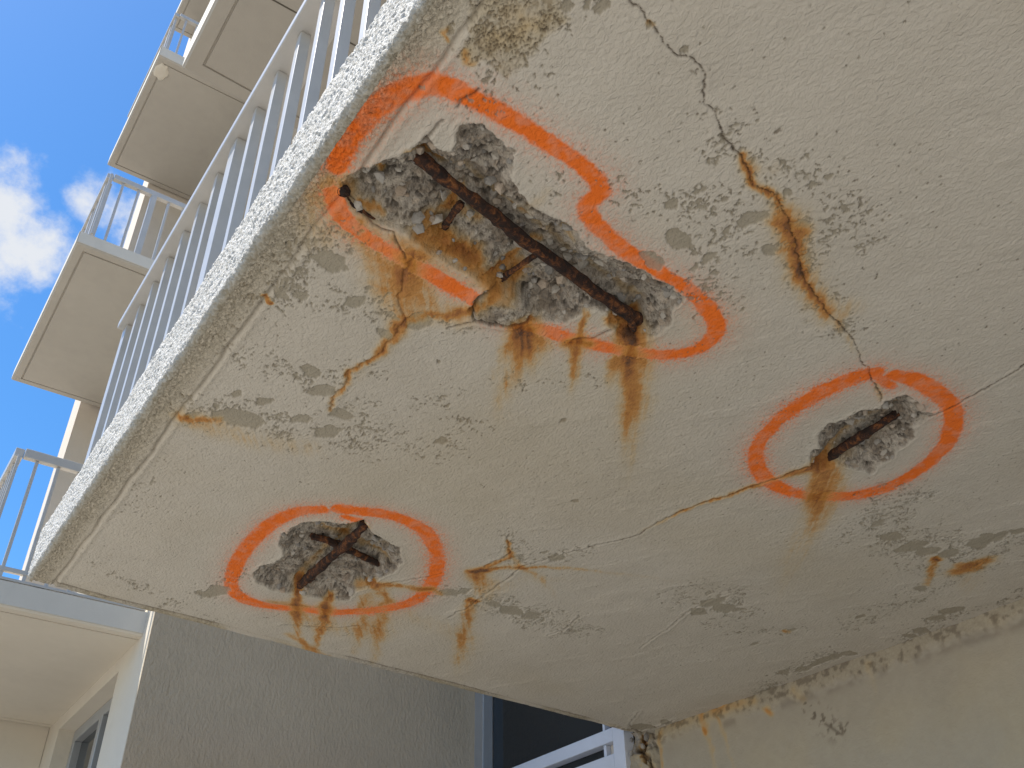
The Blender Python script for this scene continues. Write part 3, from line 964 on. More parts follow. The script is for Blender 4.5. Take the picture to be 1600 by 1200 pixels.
# where the two cracks die out
st(8, [(740, 892), (760, 890)], 8, .80, 0)
st(8, [(750, 893), (752, 915), (748, 925)], 10, .52, .5)
st(8, [(734, 938), (731, 965), (724, 1000), (716, 1035)], 8, .42, .6)
st(8, [(735, 935), (742, 938)], 7, .8, 0)
st(8, [(760, 888), (800, 886), (870, 888), (960, 896), (1060, 908)], 6, .40, .8)
st(8, [(795, 865), (810, 882), (840, 900), (870, 935)], 6, .34, .7)
st(8, [(795, 845), (796, 870), (765, 884)], 4, .48, .1)
st(8, [(745, 900), (780, 915), (740, 960)], 20, .20, .4)
st(8, [(730, 1000), (715, 1060)], 22, .18, .4)
st(8, [(815, 905), (1000, 905)], 14, .10, .8)
# by the wall
st(9, [(1495, 893), (1518, 884), (1540, 876)], 17, .55, 0)
st(9, [(1500, 882), (1530, 888)], 12, .4, 0)
st(9, [(1460, 873), (1455, 895), (1448, 915)], 7, .48, .4)
st(9, [(1462, 872), (1466, 874)], 6, .9, 0)
st(9, [(1515, 905), (1520, 940)], 20, .16, .7)
st(9, [(1225, 985), (1232, 987)], 5, .5, 0)
# margin of the front edge
st(10, [(283, 652), (310, 656), (345, 658)], 7, .50, .4)
st(10, [(290, 655), (345, 672), (420, 692), (480, 700)], 30, .22, .2)
st(10, [(412, 462), (418, 470)], 5, .85, 0)
st(10, [(700, 40), (692, 50), (700, 60)], 6, .45, 0)
st(10, [(725, 75), (722, 92), (735, 95)], 8, .40, 0)
st(10, [(800, 20), (840, 40), (770, 60)], 30, .22, 0)
st(10, [(500, 290), (480, 340), (490, 380)], 24, .20, .2)
st(10, [(600, 150), (560, 190)], 20, .12, 0)
_ca, _sa = math.cos(YAW), math.sin(YAW)
streak = fbm((X * _ca - Y * _sa) * 130 + w2x, (X * _sa + Y * _ca) * 7, 181, 3)
streak = sstep(.25, .75, streak)
for g_, pts, w, s_, fade, wig, _b in stains:
    c2 = PL(pts); mx, my = pts[len(pts) // 2]
    wm_ = w * hscale(mx, my)
    d, tt = poly_dist(X + (w1x * .05 + w2x * .020) * wig, Y + (w1y * .05 + w2y * .020) * wig, c2, wm_ * 4.5)
    a = s_ * np.exp(-(d / wm_) ** 2) * (1 - fade * sstep(.05, 1.0, tt)) * (d < wm_ * 2.55)
    if fade > 0 and g_ not in (2, 4, 6):
        a = a * (.50 + .62 * streak)
        hl = .36 * s_ * np.exp(-(d / (wm_ * 2.2)) ** 2) * (1 - fade * sstep(.0, 1.0, tt)) * (d < wm_ * 4.4)
        a = a + hl - a * hl
    a = a * (.72 + .56 * n_mid)
    a = a * (1 - (.70 if s_ < .6 else .25) * sstep(.3, .8, paint))
    rid[(a > rust) & (a > .30)] = g_
    rust = rust + a - rust * a
rust = np.clip(rust * (1 - .35 * sstep(.5, 1, peel) * (1 - cav)), 0, 1)
tint = np.maximum(tint, np.clip(sstep(.5, .85, fbm(X * 1.6, Y * 1.6, 161, 3)) * .35, 0, 1))
# crack at right of the main cavity, etc: plain plaster stays clean
Zw = ZS + Z

MA = np.stack([paint, rust, peel, cav], 1).astype(np.float32)
MB = np.stack([np.clip(crack, 0, 1), np.clip(tint, 0, 1), np.clip(mott, 0, 1), np.clip(aux, 0, 1)], 1).astype(np.float32)
VTX = np.stack([X, Y, Zw], 1).astype(np.float32)

# vertex normals of the whole sheet, kept where it is split into parts
FA = np.concatenate([quads, cq])
fn = np.cross(VTX[FA[:, 2]] - VTX[FA[:, 0]], VTX[FA[:, 3]] - VTX[FA[:, 1]])
VN = np.zeros_like(VTX)
for c_ in range(4):
    for ax in range(3):
        VN[:, ax] += np.bincount(FA[:, c_], fn[:, ax], len(VTX)).astype(np.float32)
VN /= np.maximum(np.linalg.norm(VN, axis=1, keepdims=True), 1e-12)


def np_mesh(name, verts, faces, normals=None, attrs=()):
    me = bpy.data.meshes.new(name)
    nv, nf = len(verts), len(faces)
    me.vertices.add(nv)
    me.vertices.foreach_set('co', np.ascontiguousarray(verts, np.float32).ravel())
    me.loops.add(nf * 4)
    me.loops.foreach_set('vertex_index', np.ascontiguousarray(faces, np.int32).ravel())
    me.polygons.add(nf)
    me.polygons.foreach_set('loop_start', np.arange(0, nf * 4, 4, dtype=np.int32))
    me.update(calc_edges=True)
    me.shade_smooth()
    for an, av in attrs:
        a = me.attributes.new(an, 'FLOAT_COLOR', 'POINT')
        a.data.foreach_set('color', np.ascontiguousarray(av, np.float32).ravel())
    if normals is not None:
        try:
            a = me.attributes.new('custom_normal', 'FLOAT_VECTOR', 'POINT')
            a.data.foreach_set('vector', np.ascontiguousarray(normals, np.float32).ravel())
        except Exception as ex:
            print('custom normals not set', ex)
    return me


def subset(name, faces, mat, parent, label=None):
    if not len(faces):
        return None
    u, inv = np.unique(faces.ravel(), return_inverse=True)
    me = np_mesh(name, VTX[u], inv.reshape(-1, 4), VN[u], (('mask_a', MA[u]), ('mask_b', MB[u])))
    o = link(name, me, mat, parent)
    if label: o['label'] = label
    return o


# ------------------------------------------------------------------ the damaged balcony
def components(idx):
    """label connected groups of faces (sharing vertices)"""
    q = quads[idx]
    lab = np.arange(len(q))
    vl = np.full(len(VTX), len(q), np.int64)
    while True:
        vl[:] = len(q)
        for c_ in range(4): np.minimum.at(vl, q[:, c_], lab)
        new = vl[q].min(1)
        new = new[new]
        if (new == lab).all(): return lab
        lab = new


bal = empty('balcony', (0, 0, 0), 'damaged cream balcony overhead with spalled rusty concrete ringed in orange spray paint', 'balcony')
fc = cid_[quads].max(1)
fp = np.where(fc >= 0, -1, pid[quads].max(1))
frr = np.where((fc >= 0) | (fp >= 0), -1, rid[quads].max(1))
pq = peel[quads].min(1)
fpl = np.where((fc < 0) & (fp < 0) & (frr < 0) & (pq > .5), 0, -1)
rl = {0: 'rust streaks running down from the large spall', 1: 'orange rust wash left of the large spall', 3: 'dark rust drips below the crossed bars', 5: 'rust streak below the spall near the wall',
      7: 'rust line along the long ceiling crack', 8: 'rust fan where the fine cracks meet', 9: 'brown rust blotch close to the wall', 10: 'rust spots beside the front edge'}
loop_lab = ['large open orange paint outline around the long spall', 'orange paint ring around the spall with crossed bars', 'orange paint ring around the small spall near the wall']
cav_lab = ['large ragged spall with a long thick rusty bar across it', 'round spall with two crossed rusty bars', 'small slanting spall with a single rusty bar near the wall']
cav_obj = []
take = np.zeros(len(quads), bool)
for k in range(3):
    sel = np.nonzero(fc == k)[0]
    lab = components(sel); big = np.bincount(lab).argmax()
    sel = sel[lab == big]; take[sel] = True
    cav_obj.append(subset('spall_cavity', quads[sel], M_dmg, bal, cav_lab[k]))
for arr, keys, nm, labs, least, most in ((fp, range(3), 'spray_paint_ring', loop_lab, 120, 6), (frr, range(11), 'rust_stain', rl, 60, 60), (fpl, [0], 'flaked_patch', {}, 45, 150)):
    for k in keys:
        sel = np.nonzero(arr == k)[0]
        if not len(sel): continue
        lab = components(sel)
        cnt = np.bincount(lab, minlength=len(sel))
        for n_, big in enumerate(np.argsort(-cnt)[:most]):
            if cnt[big] < least: break
            part = sel[lab == big]; take[part] = True
            lb = (labs[k] if k in (labs if isinstance(labs, dict) else range(3)) else None) if n_ == 0 else None
            subset(nm if n_ == 0 or nm != 'spray_paint_ring' else 'spray_paint_dab', quads[part], M_dmg, bal, lb)
subset('soffit', np.concatenate([quads[~take], cq]), M_dmg, bal)

# fascia: rounded lower arris and rough stucco face, far face, top
R_ = .020
ys_f = spacing(-0.4, 3.357, lambda v: .0030 if v < 2.2 else .0040)
prof = []
for a_ in np.linspace(0, math.pi / 2, 11):
    prof.append((X0 - R_ * math.sin(a_), ZS + R_ * (1 - math.cos(a_)), -R_ * a_, -math.sin(a_), -math.cos(a_)))
for zz in np.linspace(ZS + R_, ZT - .012, 56)[1:]:
    prof.append((XF, zz, prof[10][2] - (zz - ZS - R_), -1.0, 0.0))
for a_ in np.linspace(0, math.pi / 2, 6)[1:]:
    prof.append((XF + .012 * (1 - math.cos(a_)), ZT - .012 + .012 * math.sin(a_), prof[65][2] - .012 * a_, -math.cos(a_), math.sin(a_)))
prof.append((XF + .03, ZT, prof[-1][2] - .018, 0, 1.0)); prof.append((XF + .09, ZT, prof[-1][2] - .06, 0, 1.0))
prof = np.array(prof)
PX, PY = np.meshgrid(np.arange(len(prof)), ys_f)
fx = prof[PX.ravel(), 0]; fz = prof[PX.ravel(), 1]; fs = (X0 + prof[PX.ravel(), 2]); fy_ = PY.ravel()
fnx = prof[PX.ravel(), 3]; fnz = prof[PX.ravel(), 4]
# far end of the fascia follows the skew edge
a2x = (fbm(fs * 80, fy_ * 80, 3, 3) - .5); a2y = (fbm(fs * 80, fy_ * 80, 4, 3) - .5)
f1, f2, cc = worley(fs * 72 + a2x * 3, fy_ * 72 + a2y * 3, 61)
wv_ = sstep(.05, .35, f2 - f1)
nl_ = fbm(fs * 3, fy_ * 3, 12, 4); nm_ = fbm(fs * 45, fy_ * 45, 9, 4); n9 = fbm(fs * 9, fy_ * 9, 21, 2)
base_ = (nl_ - .5) * .012 + (nm_ - .5) * .0012 + (n9 - .5) * .004
rough_ = (wv_ - .5) * .0032 + sstep(0, .02, X0 - fs) * ((fbm(fs * 140, fy_ * 140, 171, 3) - .5) * .0035 + (cc - .5) * .002)
disp = rough_ - base_
fx = fx + fnx * disp; fz = fz + fnz * disp
lowm = sstep(.045, .0, X0 - fs)
mask_c = np.clip((1 - wv_) * .5 * (.3 + lowm) + sstep(.58, .7, fbm(fs * 70, fy_ * 70, 172, 3)) * (.12 + .55 * lowm), 0, 1)
mask_t = np.clip(lowm * .75, 0, 1)
fid = np.arange(len(ys_f) * len(prof)).reshape(len(ys_f), len(prof))
fq = np.stack([fid[:-1, :-1], fid[:-1, 1:], fid[1:, 1:], fid[1:, :-1]], -1).reshape(-1, 4)
fv = np.stack([fx, fy_, fz], 1)
me = np_mesh('fascia', fv, fq, None, (('mask_b', np.stack([mask_c, mask_t, 0 * mask_c, 0 * mask_c + 1], 1)),))
link('fascia', me, M_fascia, bal)['label'] = 'rough white stucco front edge in sunlight'
bm = bmesh.new()
add_prism(bm, [(XF + .012, -.4), (3.45, -.4), (3.45, y_edge(3.45) - .004), (XF + .012, EA[1] - .004)], ZS + .075, ZT - .003)
bm_obj('slab', bm, M_clean, bal)
bm = bmesh.new()
add_prism(bm, [(XF + .004, EA[1] - .012), (3.45, y_edge(3.45) - .012), (3.45, y_edge(3.45) - .001), (XF + .004, EA[1] - .001)], ZS + .013, ZT - .001)
bm_obj('slab_end_face', bm, M_slabedge, bal)

# ---- reinforcing bars
def bar_mesh(pts, r, seed, ribs=True, rough=.34):
    c2 = catmull(pts, max(4, int(60 / len(pts)))) if len(pts) > 2 else np.linspace(pts[0], pts[1], 50)
    n = len(c2); k = 18
    T = np.gradient(c2, axis=0); T /= np.linalg.norm(T, axis=1, keepdims=True)
    up = np.array([0, 0, 1.0]); S = np.cross(T, up); S /= np.linalg.norm(S, axis=1, keepdims=True); B_ = np.cross(S, T)
    s = np.concatenate([[0], np.cumsum(np.linalg.norm(np.diff(c2, axis=0), axis=1))])
    ang = np.linspace(0, 2 * math.pi, k, endpoint=False)
    A_, S_ = np.meshgrid(ang, s)
    nse = fbm(S_ * 55, A_ * 1.6 + seed, seed, 3) - .5
    n2 = fbm(S_ * 220, A_ * 3.2 + seed, seed + 3, 2) - .5
    rr = r * (1 + rough * 2 * nse + .18 * n2)
    if ribs:
        rr = rr + r * .11 * sstep(.6, .95, np.sin(S_ * 2 * math.pi / (r * 1.5) + A_))
    taper = np.minimum(1, .45 + np.minimum(np.arange(n), n - 1 - np.arange(n)) / 3.0)[:, None]
    rr = rr * taper * (np.abs(np.cos(A_ + .4)) ** 3 + np.abs(np.sin(A_ + .4)) ** 3) ** (-1 / 3) * .92
    rr = rr * (1 + .22 * (fbm(S_ * 18, A_ * 0 + seed, seed + 7, 2) - .5) * 2)
    v = c2[:, None, :] + rr[..., None] * (np.cos(A_)[..., None] * S[:, None, :] + np.sin(A_)[..., None] * B_[:, None, :])
    v = v.reshape(-1, 3)
    i_ = np.arange(n * k).reshape(n, k); j_ = np.roll(i_, -1, 1)
    q = np.stack([i_[:-1], j_[:-1], j_[1:], i_[1:]], -1).reshape(-1, 4)
    v = np.vstack([v, c2[:1], c2[-1:]])
    caps = []
    for e_i, ci_ in ((0, n * k), (n - 1, n * k + 1)):
        for a_ in range(0, k, 2):
            caps.append((i_[e_i, a_], i_[e_i, (a_ + 1) % k], i_[e_i, (a_ + 2) % k], ci_))
    return v, np.vstack([q, np.array(caps)])


def rebar(pts_px, r, dz_, seed, name='rebar', label=None, **k):
    pts = [on_z(x, y, ZS + d_) for (x, y), d_ in zip(pts_px, dz_)]
    v, q = bar_mesh(np.array(pts), r, seed, **k)
    o = link(name, np_mesh(name, v, q), M_rust, bal)
    if label: o['label'] = label
    return o


rebar([(645, 237), (668, 254), (700, 283), (760, 326), (820, 376), (880, 418), (940, 462), (985, 492), (1000, 502)], .0138, [.048, .020, .011, .011, .012, .011, .012, .020, .050], 5, label='long thick rusty bar across the large spall')
rebar([(722, 316), (705, 338), (694, 356)], .0075, [.014, .018, .040], 6, label='thin rusty cross bar stub in the large spall')
rebar([(842, 396), (806, 419), (776, 441)], .0065, [.014, .015, .038], 8, label='thin rusty cross bar above the hanging plaster lump')
rebar([(462, 921), (500, 886), (540, 851), (568, 822), (574, 814)], .0142, [.036, .006, .004, .008, .040], 11, label='rusty bar lying across the other bar')
rebar([(485, 836), (520, 848), (565, 868), (602, 886)], .0128, [.042, .020, .020, .042], 12, label='rusty bar passing behind the other bar')
rebar([(1278, 728), (1320, 698), (1370, 666), (1412, 638)], .0120, [.042, .013, .012, .044], 14, label='single rusty bar in the small spall near the wall')
rebar([(560, 322), (575, 336), (598, 346)], .0035, [.006, .004, .012], 16, 'tie_wire', ribs=False)
rebar([(539, 302), (548, 318), (566, 334)], .0028, [.003, .002, .004], 17, 'tie_wire', ribs=False)
rebar([(960, 482), (985, 500), (990, 516)], .009, [.012, .008, .022], 18, label='broken scaly end of the long bar', rough=.4)
# rusty bolt ring at the front rim of the large spall
bm = bmesh.new()
c_ = on_z(537, 299, ZS - .002)
bmesh.ops.create_uvsphere(bm, u_segments=20, v_segments=12, radius=.0125)
for v in bm.verts:
    n_ = float(fbm(np.array([v.co.x * 160 + 3]), np.array([v.co.y * 160 + v.co.z * 90]), 33, 2)[0]) - .5
    v.co *= 1 + .35 * n_
    if v.co.z < -.006:
        v.co.z += .006
bmesh.ops.translate(bm, verts=bm.verts, vec=Vector(c_))
bm_obj('bar_end', bm, M_rust, bal, True)['label'] = 'rusty round bar end at the front rim'

# ---- loose aggregate in the cavities
def rock(seed):
    r_ = random.Random(seed)
    bm = bmesh.new()
    bmesh.ops.create_icosphere(bm, subdivisions=1, radius=1.0)
    pl_ = [(Vector((r_.gauss(0, 1), r_.gauss(0, 1), r_.gauss(0, 1))).normalized(), r_.uniform(.5, .85)) for _ in range(6)]
    for v in bm.verts:
        v.co *= r_.uniform(.85, 1.12)
        for n_, o_ in pl_:
            d_ = v.co.dot(n_)
            if d_ > o_: v.co -= n_ * (d_ - o_)
    me = bpy.data.meshes.new('aggregate_stone')
    bm.to_mesh(me); bm.free()
    me.materials.append(M_stone)
    return me


rocks = [rock(i) for i in range(9)]
for k, cnt in ((0, 150), (1, 70), (2, 48)):
    cand = np.nonzero((cid_ == k) & (rust < .5))[0]
    rs = np.random.RandomState(40 + k)
    pick = rs.choice(cand, cnt, replace=False)
    for q in pick:
        s_ = rnd.choice((.005, .007, .008, .010, .013, .017))
        o = bpy.data.objects.new('aggregate_stone', rocks[rnd.randrange(9)])
        C.objects.link(o)
        o.parent = cav_obj[k]
        zz = VTX[q, 2] - s_ * .10
        o.location = (VTX[q, 0], VTX[q, 1], max(zz, ZS + s_ * .2))
        o.rotation_euler = (rnd.uniform(0, 6), rnd.uniform(0, 6), rnd.uniform(0, 6))
        o.scale = (s_ * rnd.uniform(.8, 1.3), s_ * rnd.uniform(.8, 1.2), s_ * rnd.uniform(.6, .9))

# ------------------------------------------------------------------ railing of the damaged balcony
def railing(label, x, y0, y1, zb, zt, sect, post, step, per, xr=None, group=None, both=False, bottom=False, first_post=True, rail_w=(.012, .06), rail_h=.03):
    """front run along Y at x, from y1 (far) back to y0, with return runs along X at the ends"""
    r_ = empty('balcony_railing', (0, 0, 0), label, 'railing', group)
    ht = zt - rail_h
    boxes('handrail', [((x - rail_w[0], y0, ht), (x + rail_w[1], y1 + .02, zt))], M_metal, r_, .003)
    n = int(round((y1 - y0) / step))
    me_b = me_p = None
    for i in range(n + 1):
        yy = y1 - i * step
        isp = i % per == 0
        w = post if isp else sect
        xx0 = x + .004; 
        if isp:
            o = boxes('post', [((xx0, yy - w / 2, zb), (xx0 + w, yy + w / 2, ht - .001))], M_metal, r_, .002)
        else:
            o = boxes('baluster', [((xx0 + .004, yy - w / 2, zb), (xx0 + .004 + w, yy + w / 2, ht - .001))], M_metal, r_, .0015)
    if bottom:
        boxes('bottom_rail', [((x + .006, y0, zb + .045), (x + .006 + sect * 1.6, y1, zb + .045 + .025))], M_metal, r_, .002)
    if xr is not None:
        for yy in ([y0, y1] if both else [y1]):
            boxes('handrail', [((x + rail_w[1] + .002, yy - rail_w[1] / 2, ht), (xr, yy + rail_w[1] / 2, zt))], M_metal, r_, .003)
            if bottom:
                boxes('bottom_rail', [((x + sect * 2 + .01, yy - .012, zb + .045), (xr, yy + .012, zb + .045 + .022))], M_metal, r_, .002)
                boxes('bottom_rail', [((x + sect * 2 + .01, yy - .012, zb + .002), (xr, yy + .012, zb + .016))], M_metal, r_, .002)
            xx = x + step
            j = 1
            while xx < xr - .03:
                w = post if j % per == 0 else sect
                nm = 'post' if j % per == 0 else 'baluster'
                boxes(nm, [((xx - w / 2, yy - w / 2, zb), (xx + w / 2, yy + w / 2, ht - .001))], M_metal, r_, .0015)
                xx += step; j += 1
    return r_


railing('grey metal railing of tall balusters standing on the damaged balcony overhead', XF + .008, 0.20, 2.90, ZT + .001, CAMZ + 2.215, .027, .052, .1415, 7, xr=3.2, rail_w=(.018, .085), rail_h=.03)

# ------------------------------------------------------------------ clean balconies of the building
def clean_balcony(label, x0, x1, y0, y1, z, th, group, joints=(), gin=.055, sk=0.0, mat=None):
    """slab whose underside carries a recessed drip groove; sk skews the two short ends"""
    b_ = empty('balcony', (0, 0, 0), label, 'balcony', group)
    bm = bmesh.new()

    def ring(off, zz, dx=0):
        a = [(x0 + off, y0 + off), (x1, y0 + off), (x1, y1 - off), (x0 + off, y1 - off)]
        return [bm.verts.new((p[0], p[1] + sk * (p[0] - x0), zz)) for p in a]

    bev = .008
    r0 = ring(0, z + th); r1 = ring(0, z + bev); r2 = ring(bev, z); r3 = ring(gin, z); r4 = ring(gin + .002, z + .010); r5 = ring(gin + .011, z + .010); r6 = ring(gin + .013, z)
    for a, c2 in ((r0, r1), (r1, r2), (r2, r3), (r3, r4), (r4, r5), (r5, r6)):
        for i in range(4):
            j = (i + 1) % 4
            bm.faces.new((a[i], a[j], c2[j], c2[i]))
    bm.faces.new(r0[::-1])
    bm.faces.new(r6)
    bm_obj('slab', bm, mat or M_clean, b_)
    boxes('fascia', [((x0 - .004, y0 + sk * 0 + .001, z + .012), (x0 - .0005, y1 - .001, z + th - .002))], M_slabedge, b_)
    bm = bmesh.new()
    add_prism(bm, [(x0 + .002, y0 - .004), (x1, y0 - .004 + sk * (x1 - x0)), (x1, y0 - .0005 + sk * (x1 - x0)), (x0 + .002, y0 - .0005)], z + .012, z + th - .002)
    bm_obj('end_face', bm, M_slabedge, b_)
    for jy in joints:
        boxes('movement_joint', [((x0 + .08, jy - .004, z - .0015), (x1, jy + .004, z + .004))], M_rust_dark, b_)
    return b_


M_rust_dark = plain('dirty joint filler', (0.10, 0.085, 0.065), 0.95, 0, 0.3, 40)
G = 'clean balconies stacked beyond the damaged one'
z3, z2, z1, z0 = CAMZ + 1.87, CAMZ + 4.50, CAMZ + 7.10, CAMZ + 9.70
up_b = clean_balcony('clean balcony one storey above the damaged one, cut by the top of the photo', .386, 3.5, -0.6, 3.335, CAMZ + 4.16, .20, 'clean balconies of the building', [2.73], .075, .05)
clean_balcony('lowest clean balcony beyond, its pale end face below the near corner', .325, 1.9, 4.83, 6.60, z3, .125, G, mat=M_white)  # paler material stands in for stronger ground bounce on this underside
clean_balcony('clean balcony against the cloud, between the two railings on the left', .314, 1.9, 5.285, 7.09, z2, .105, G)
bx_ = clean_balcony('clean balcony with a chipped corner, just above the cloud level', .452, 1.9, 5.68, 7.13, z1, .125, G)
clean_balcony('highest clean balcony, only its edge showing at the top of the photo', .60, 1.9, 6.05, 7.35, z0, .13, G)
# chip at the corner of the upper clean balcony
bm = bmesh.new()
bmesh.ops.create_icosphere(bm, subdivisions=3, radius=1.0)
for v in bm.verts:
    n_ = float(fbm(np.array([v.co.x * 2.2 + 5]), np.array([v.co.y * 2.2 + v.co.z]), 35, 3)[0]) - .5
    v.co *= 1 + .9 * n_
    v.co.x *= .055; v.co.y *= .09; v.co.z *= .012
bmesh.ops.translate(bm, verts=bm.verts, vec=Vector((.525, 5.83, z1)))
bm_obj('plaster_chip', bm, M_white, bx_, True)['label'] = 'pale chipped patch by the corner groove'

RG = 'railings of the stacked clean balconies'
railing('grey railing of the lowest clean balcony, at the left edge of the photo', .352, 4.84, 6.50, z3 + .127, CAMZ + 2.70, .016, .034, .105, 99, xr=1.15, group=RG, both=True, bottom=True, rail_w=(.008, .035), rail_h=.05)
railing('grey railing with sky and cloud showing through, under the clean balcony soffit', .365, 5.32, 7.0, z2 + .107, CAMZ + 5.235, .017, .04, .108, 3, xr=1.7, group=RG, both=True, rail_w=(.008, .035), rail_h=.045)
railing('short stretch of railing near the top left, above the chipped balcony', .478, 5.72, 7.05, z1 + .127, CAMZ + 7.80, .018, .04, .10, 3, xr=1.7, group=RG, both=True, rail_w=(.008, .035), rail_h=.04)

# ------------------------------------------------------------------ walls
# rear wall on the right: stained, with a lumpy plaster cove under the slab
WEND = on_x(1030, 1172, 3.283)[1]
print('wall end', WEND)


def wall_x(y):
    return 3.276 + (3.552 - y) * .0428


wl = empty('rear_wall', (3.3, 1.5, 0), 'shaded cream rear wall with brown streaks under a mouldy plaster cove', 'wall')
wy = spacing(-0.6, WEND, lambda v: .03 if v < 1.2 else .006)
wz = ZS + .004 - spacing(0, 3.0, lambda v: .005 if v < 1.0 else .04)
WY, WZ = np.meshgrid(wy, wz)
a, z_ = WY.ravel().astype(np.float32), WZ.ravel().astype(np.float32)
dn = ZS - z_
nmid = fbm(a * 30, z_ * 30, 201, 4); nlow = fbm(a * 4, z_ * 4, 202, 3)
cov = 1 - sstep(.035, .075, dn + (nmid - .5) * .05 + (nlow - .5) * .05)
off = .016 * cov + (nlow - .5) * .012 + (nmid - .5) * .003
# streaks
def wall_px(x, y):
    p_ = on_x(x, y, 3.30)
    return p_[1], p_[2]


mold = cov * sstep(.50, .66, fbm(a * 48, z_ * 48, 205, 4)) + .6 * np.exp(-((dn - .075) / .02) ** 2) * sstep(.50, .64, fbm(a * 9, z_ * 9, 206, 4))
wr = np.zeros_like(a)
for pts, w, s_, fd in [([(1102, 1118), (1110, 1160), (1122, 1210)], 9, .50, .4), ([(1125, 1125), (1138, 1170), (1150, 1215)], 7, .42, .5), ([(1120, 1108), (1180, 1096)], 12, .42, 0), ([(1240, 1078), (1250, 1090)], 12, .40, 0),
                       ([(1350, 1035), (1356, 1065), (1370, 1110)], 9, .34, .9), ([(1200, 1105), (1207, 1140)], 6, .30, .9), ([(1410, 1030), (1415, 1060)], 7, .2, .9), ([(1550, 970), (1570, 1010)], 26, .22, .6), ([(1045, 1140), (1075, 1130), (1130, 1112)], 14, .35, 0),
                       ([(1040, 1150), (1036, 1180), (1040, 1210)], 8, .62, .2), ([(1150, 1115), (1165, 1150)], 30, .14, .6), ([(1196, 1110), (1204, 1112)], 7, .75, 0), ([(1100, 1140), (1104, 1146)], 5, .7, 0)]:
    pp = np.array([wall_px(*q) for q in pts]); wm_ = w * .0020 * 1.25
    d, tt = poly_dist(a + (nmid - .5) * .03, z_, pp, wm_ * 2.6)
    v_ = .62 * s_ * np.exp(-(d / wm_) ** 2) * (1 - fd * tt) * (d < 2.5 * wm_) * (.7 + .6 * nmid)
    wr = wr + v_ - wr * v_
scr = np.zeros_like(a)
d, tt = poly_dist(a + (nmid - .5) * .06, z_ + (nmid - .5) * .05, np.array([wall_px(1285, 1130), wall_px(1305, 1145), wall_px(1318, 1128)]), .08)
scr = .65 * np.exp(-(d / .006) ** 2)
d, tt = poly_dist(a + (nmid - .5) * .10, z_ + (nmid - .5) * .05, np.array([wall_px(1265, 1105), wall_px(1300, 1140)]), .12)
scr = np.maximum(scr, .7 * np.exp(-(d / .04) ** 2) * sstep(.60, .66, fbm(a * 60, z_ * 60, 207, 3)))
wv_ = np.stack([wall_x(a) - off, a, z_], 1)
wid = np.arange(len(wy) * len(wz)).reshape(len(wz), len(wy))
wq = np.stack([wid[:-1, :-1], wid[:-1, 1:], wid[1:, 1:], wid[1:, :-1]], -1).reshape(-1, 4)
o1 = np.zeros_like(a)
me = np_mesh('wall_face', wv_, wq, None, (('mask_a', np.stack([o1, wr, np.clip(cov * .10 * (nmid > .55), 0, 1), o1], 1)),
                                          ('mask_b', np.stack([np.clip(mold * .5 + scr, 0, 1), np.clip(cov * .40 + sstep(.5, .8, nlow) * .25, 0, 1), cov * .35, o1], 1))))
link('wall_face', me, M_wall, wl)
boxes('wall_core', [((3.40, -0.6, 0), (3.62, WEND - .01, CAMZ + 10.5))], M_beige, wl)

# broken plaster corner where the rear wall meets the window wall
pw = empty('corner_pier', (3.3, 3.65, 0), 'cracked grey brown wall pier beside the white window frame, its top broken away', 'pier')
PA_ = np.array([3.203, 3.608]); PB_ = np.array([wall_x(WEND) + .03, WEND + .012])
PLN = float(np.hypot(*(PB_ - PA_))); PD_ = (PB_ - PA_) / PLN; PN_ = np.array([-PD_[1], PD_[0]])
if PN_[0] < 0: PN_ = -PN_
px_ = spacing(0.0, PLN, lambda v: .0032); pz_ = ZS + .02 - spacing(0, 1.2, lambda v: .0045)
QX, QZ = np.meshgrid(px_, pz_)
a, z_ = QX.ravel().astype(np.float32), QZ.ravel().astype(np.float32)
nmid = fbm(a * 40, z_ * 40, 211, 4); nlow = fbm(a * 9, z_ * 9, 212, 3)
d1, _ = poly_dist(a + (nmid - .5) * .06, z_, np.array([(PLN * .62, ZS + .02), (PLN * .5, ZS - .08), (PLN * .66, ZS - .16), (PLN * .74, ZS - .26), (PLN * .8, ZS - 1.2)]), .2)
gap = np.exp(-(d1 / .010) ** 2)
top = sstep(.09, .05, ZS - z_ + (nmid - .5) * .08)
hole = np.exp(-(((a - PLN * .42) / .016) ** 2 + ((z_ - ZS + .07) / .012) ** 2))
offy = .03 * gap + .018 * top * (1 + (nmid - .5) * 2) + .04 * hole + (nmid - .5) * .014 + (nlow - .5) * .02
offy = offy + .012 * (1 - sstep(-.01, .01, a - PLN * .66 + (nmid - .5) * .05))
pv = np.stack([PA_[0] + PD_[0] * a + PN_[0] * offy, PA_[1] + PD_[1] * a + PN_[1] * offy, z_], 1)
qi = np.arange(len(px_) * len(pz_)).reshape(len(pz_), len(px_))
qq = np.stack([qi[:-1, :-1], qi[1:, :-1], qi[1:, 1:], qi[:-1, 1:]], -1).reshape(-1, 4)
o1 = np.zeros_like(a)
me = np_mesh('broken_face', pv, qq, None, (('mask_a', np.stack([o1, np.clip(.55 * np.exp(-(d1 / .03) ** 2) * nmid * 1.4, 0, 1), .9 + 0 * o1, top * .7], 1)), ('mask_b', np.stack([np.clip(gap * .8 + hole, 0, 1), .3 + o1, .6 + o1, hole], 1))))
link('broken_face', me, M_wall, pw)
boxes('pier_body', [((3.33, WEND + .1, 0), (3.45, 3.78, CAMZ + 10.5)), ((3.275, 3.66, 0), (3.325, 3.78, CAMZ + 10.5))], M_grey, pw)
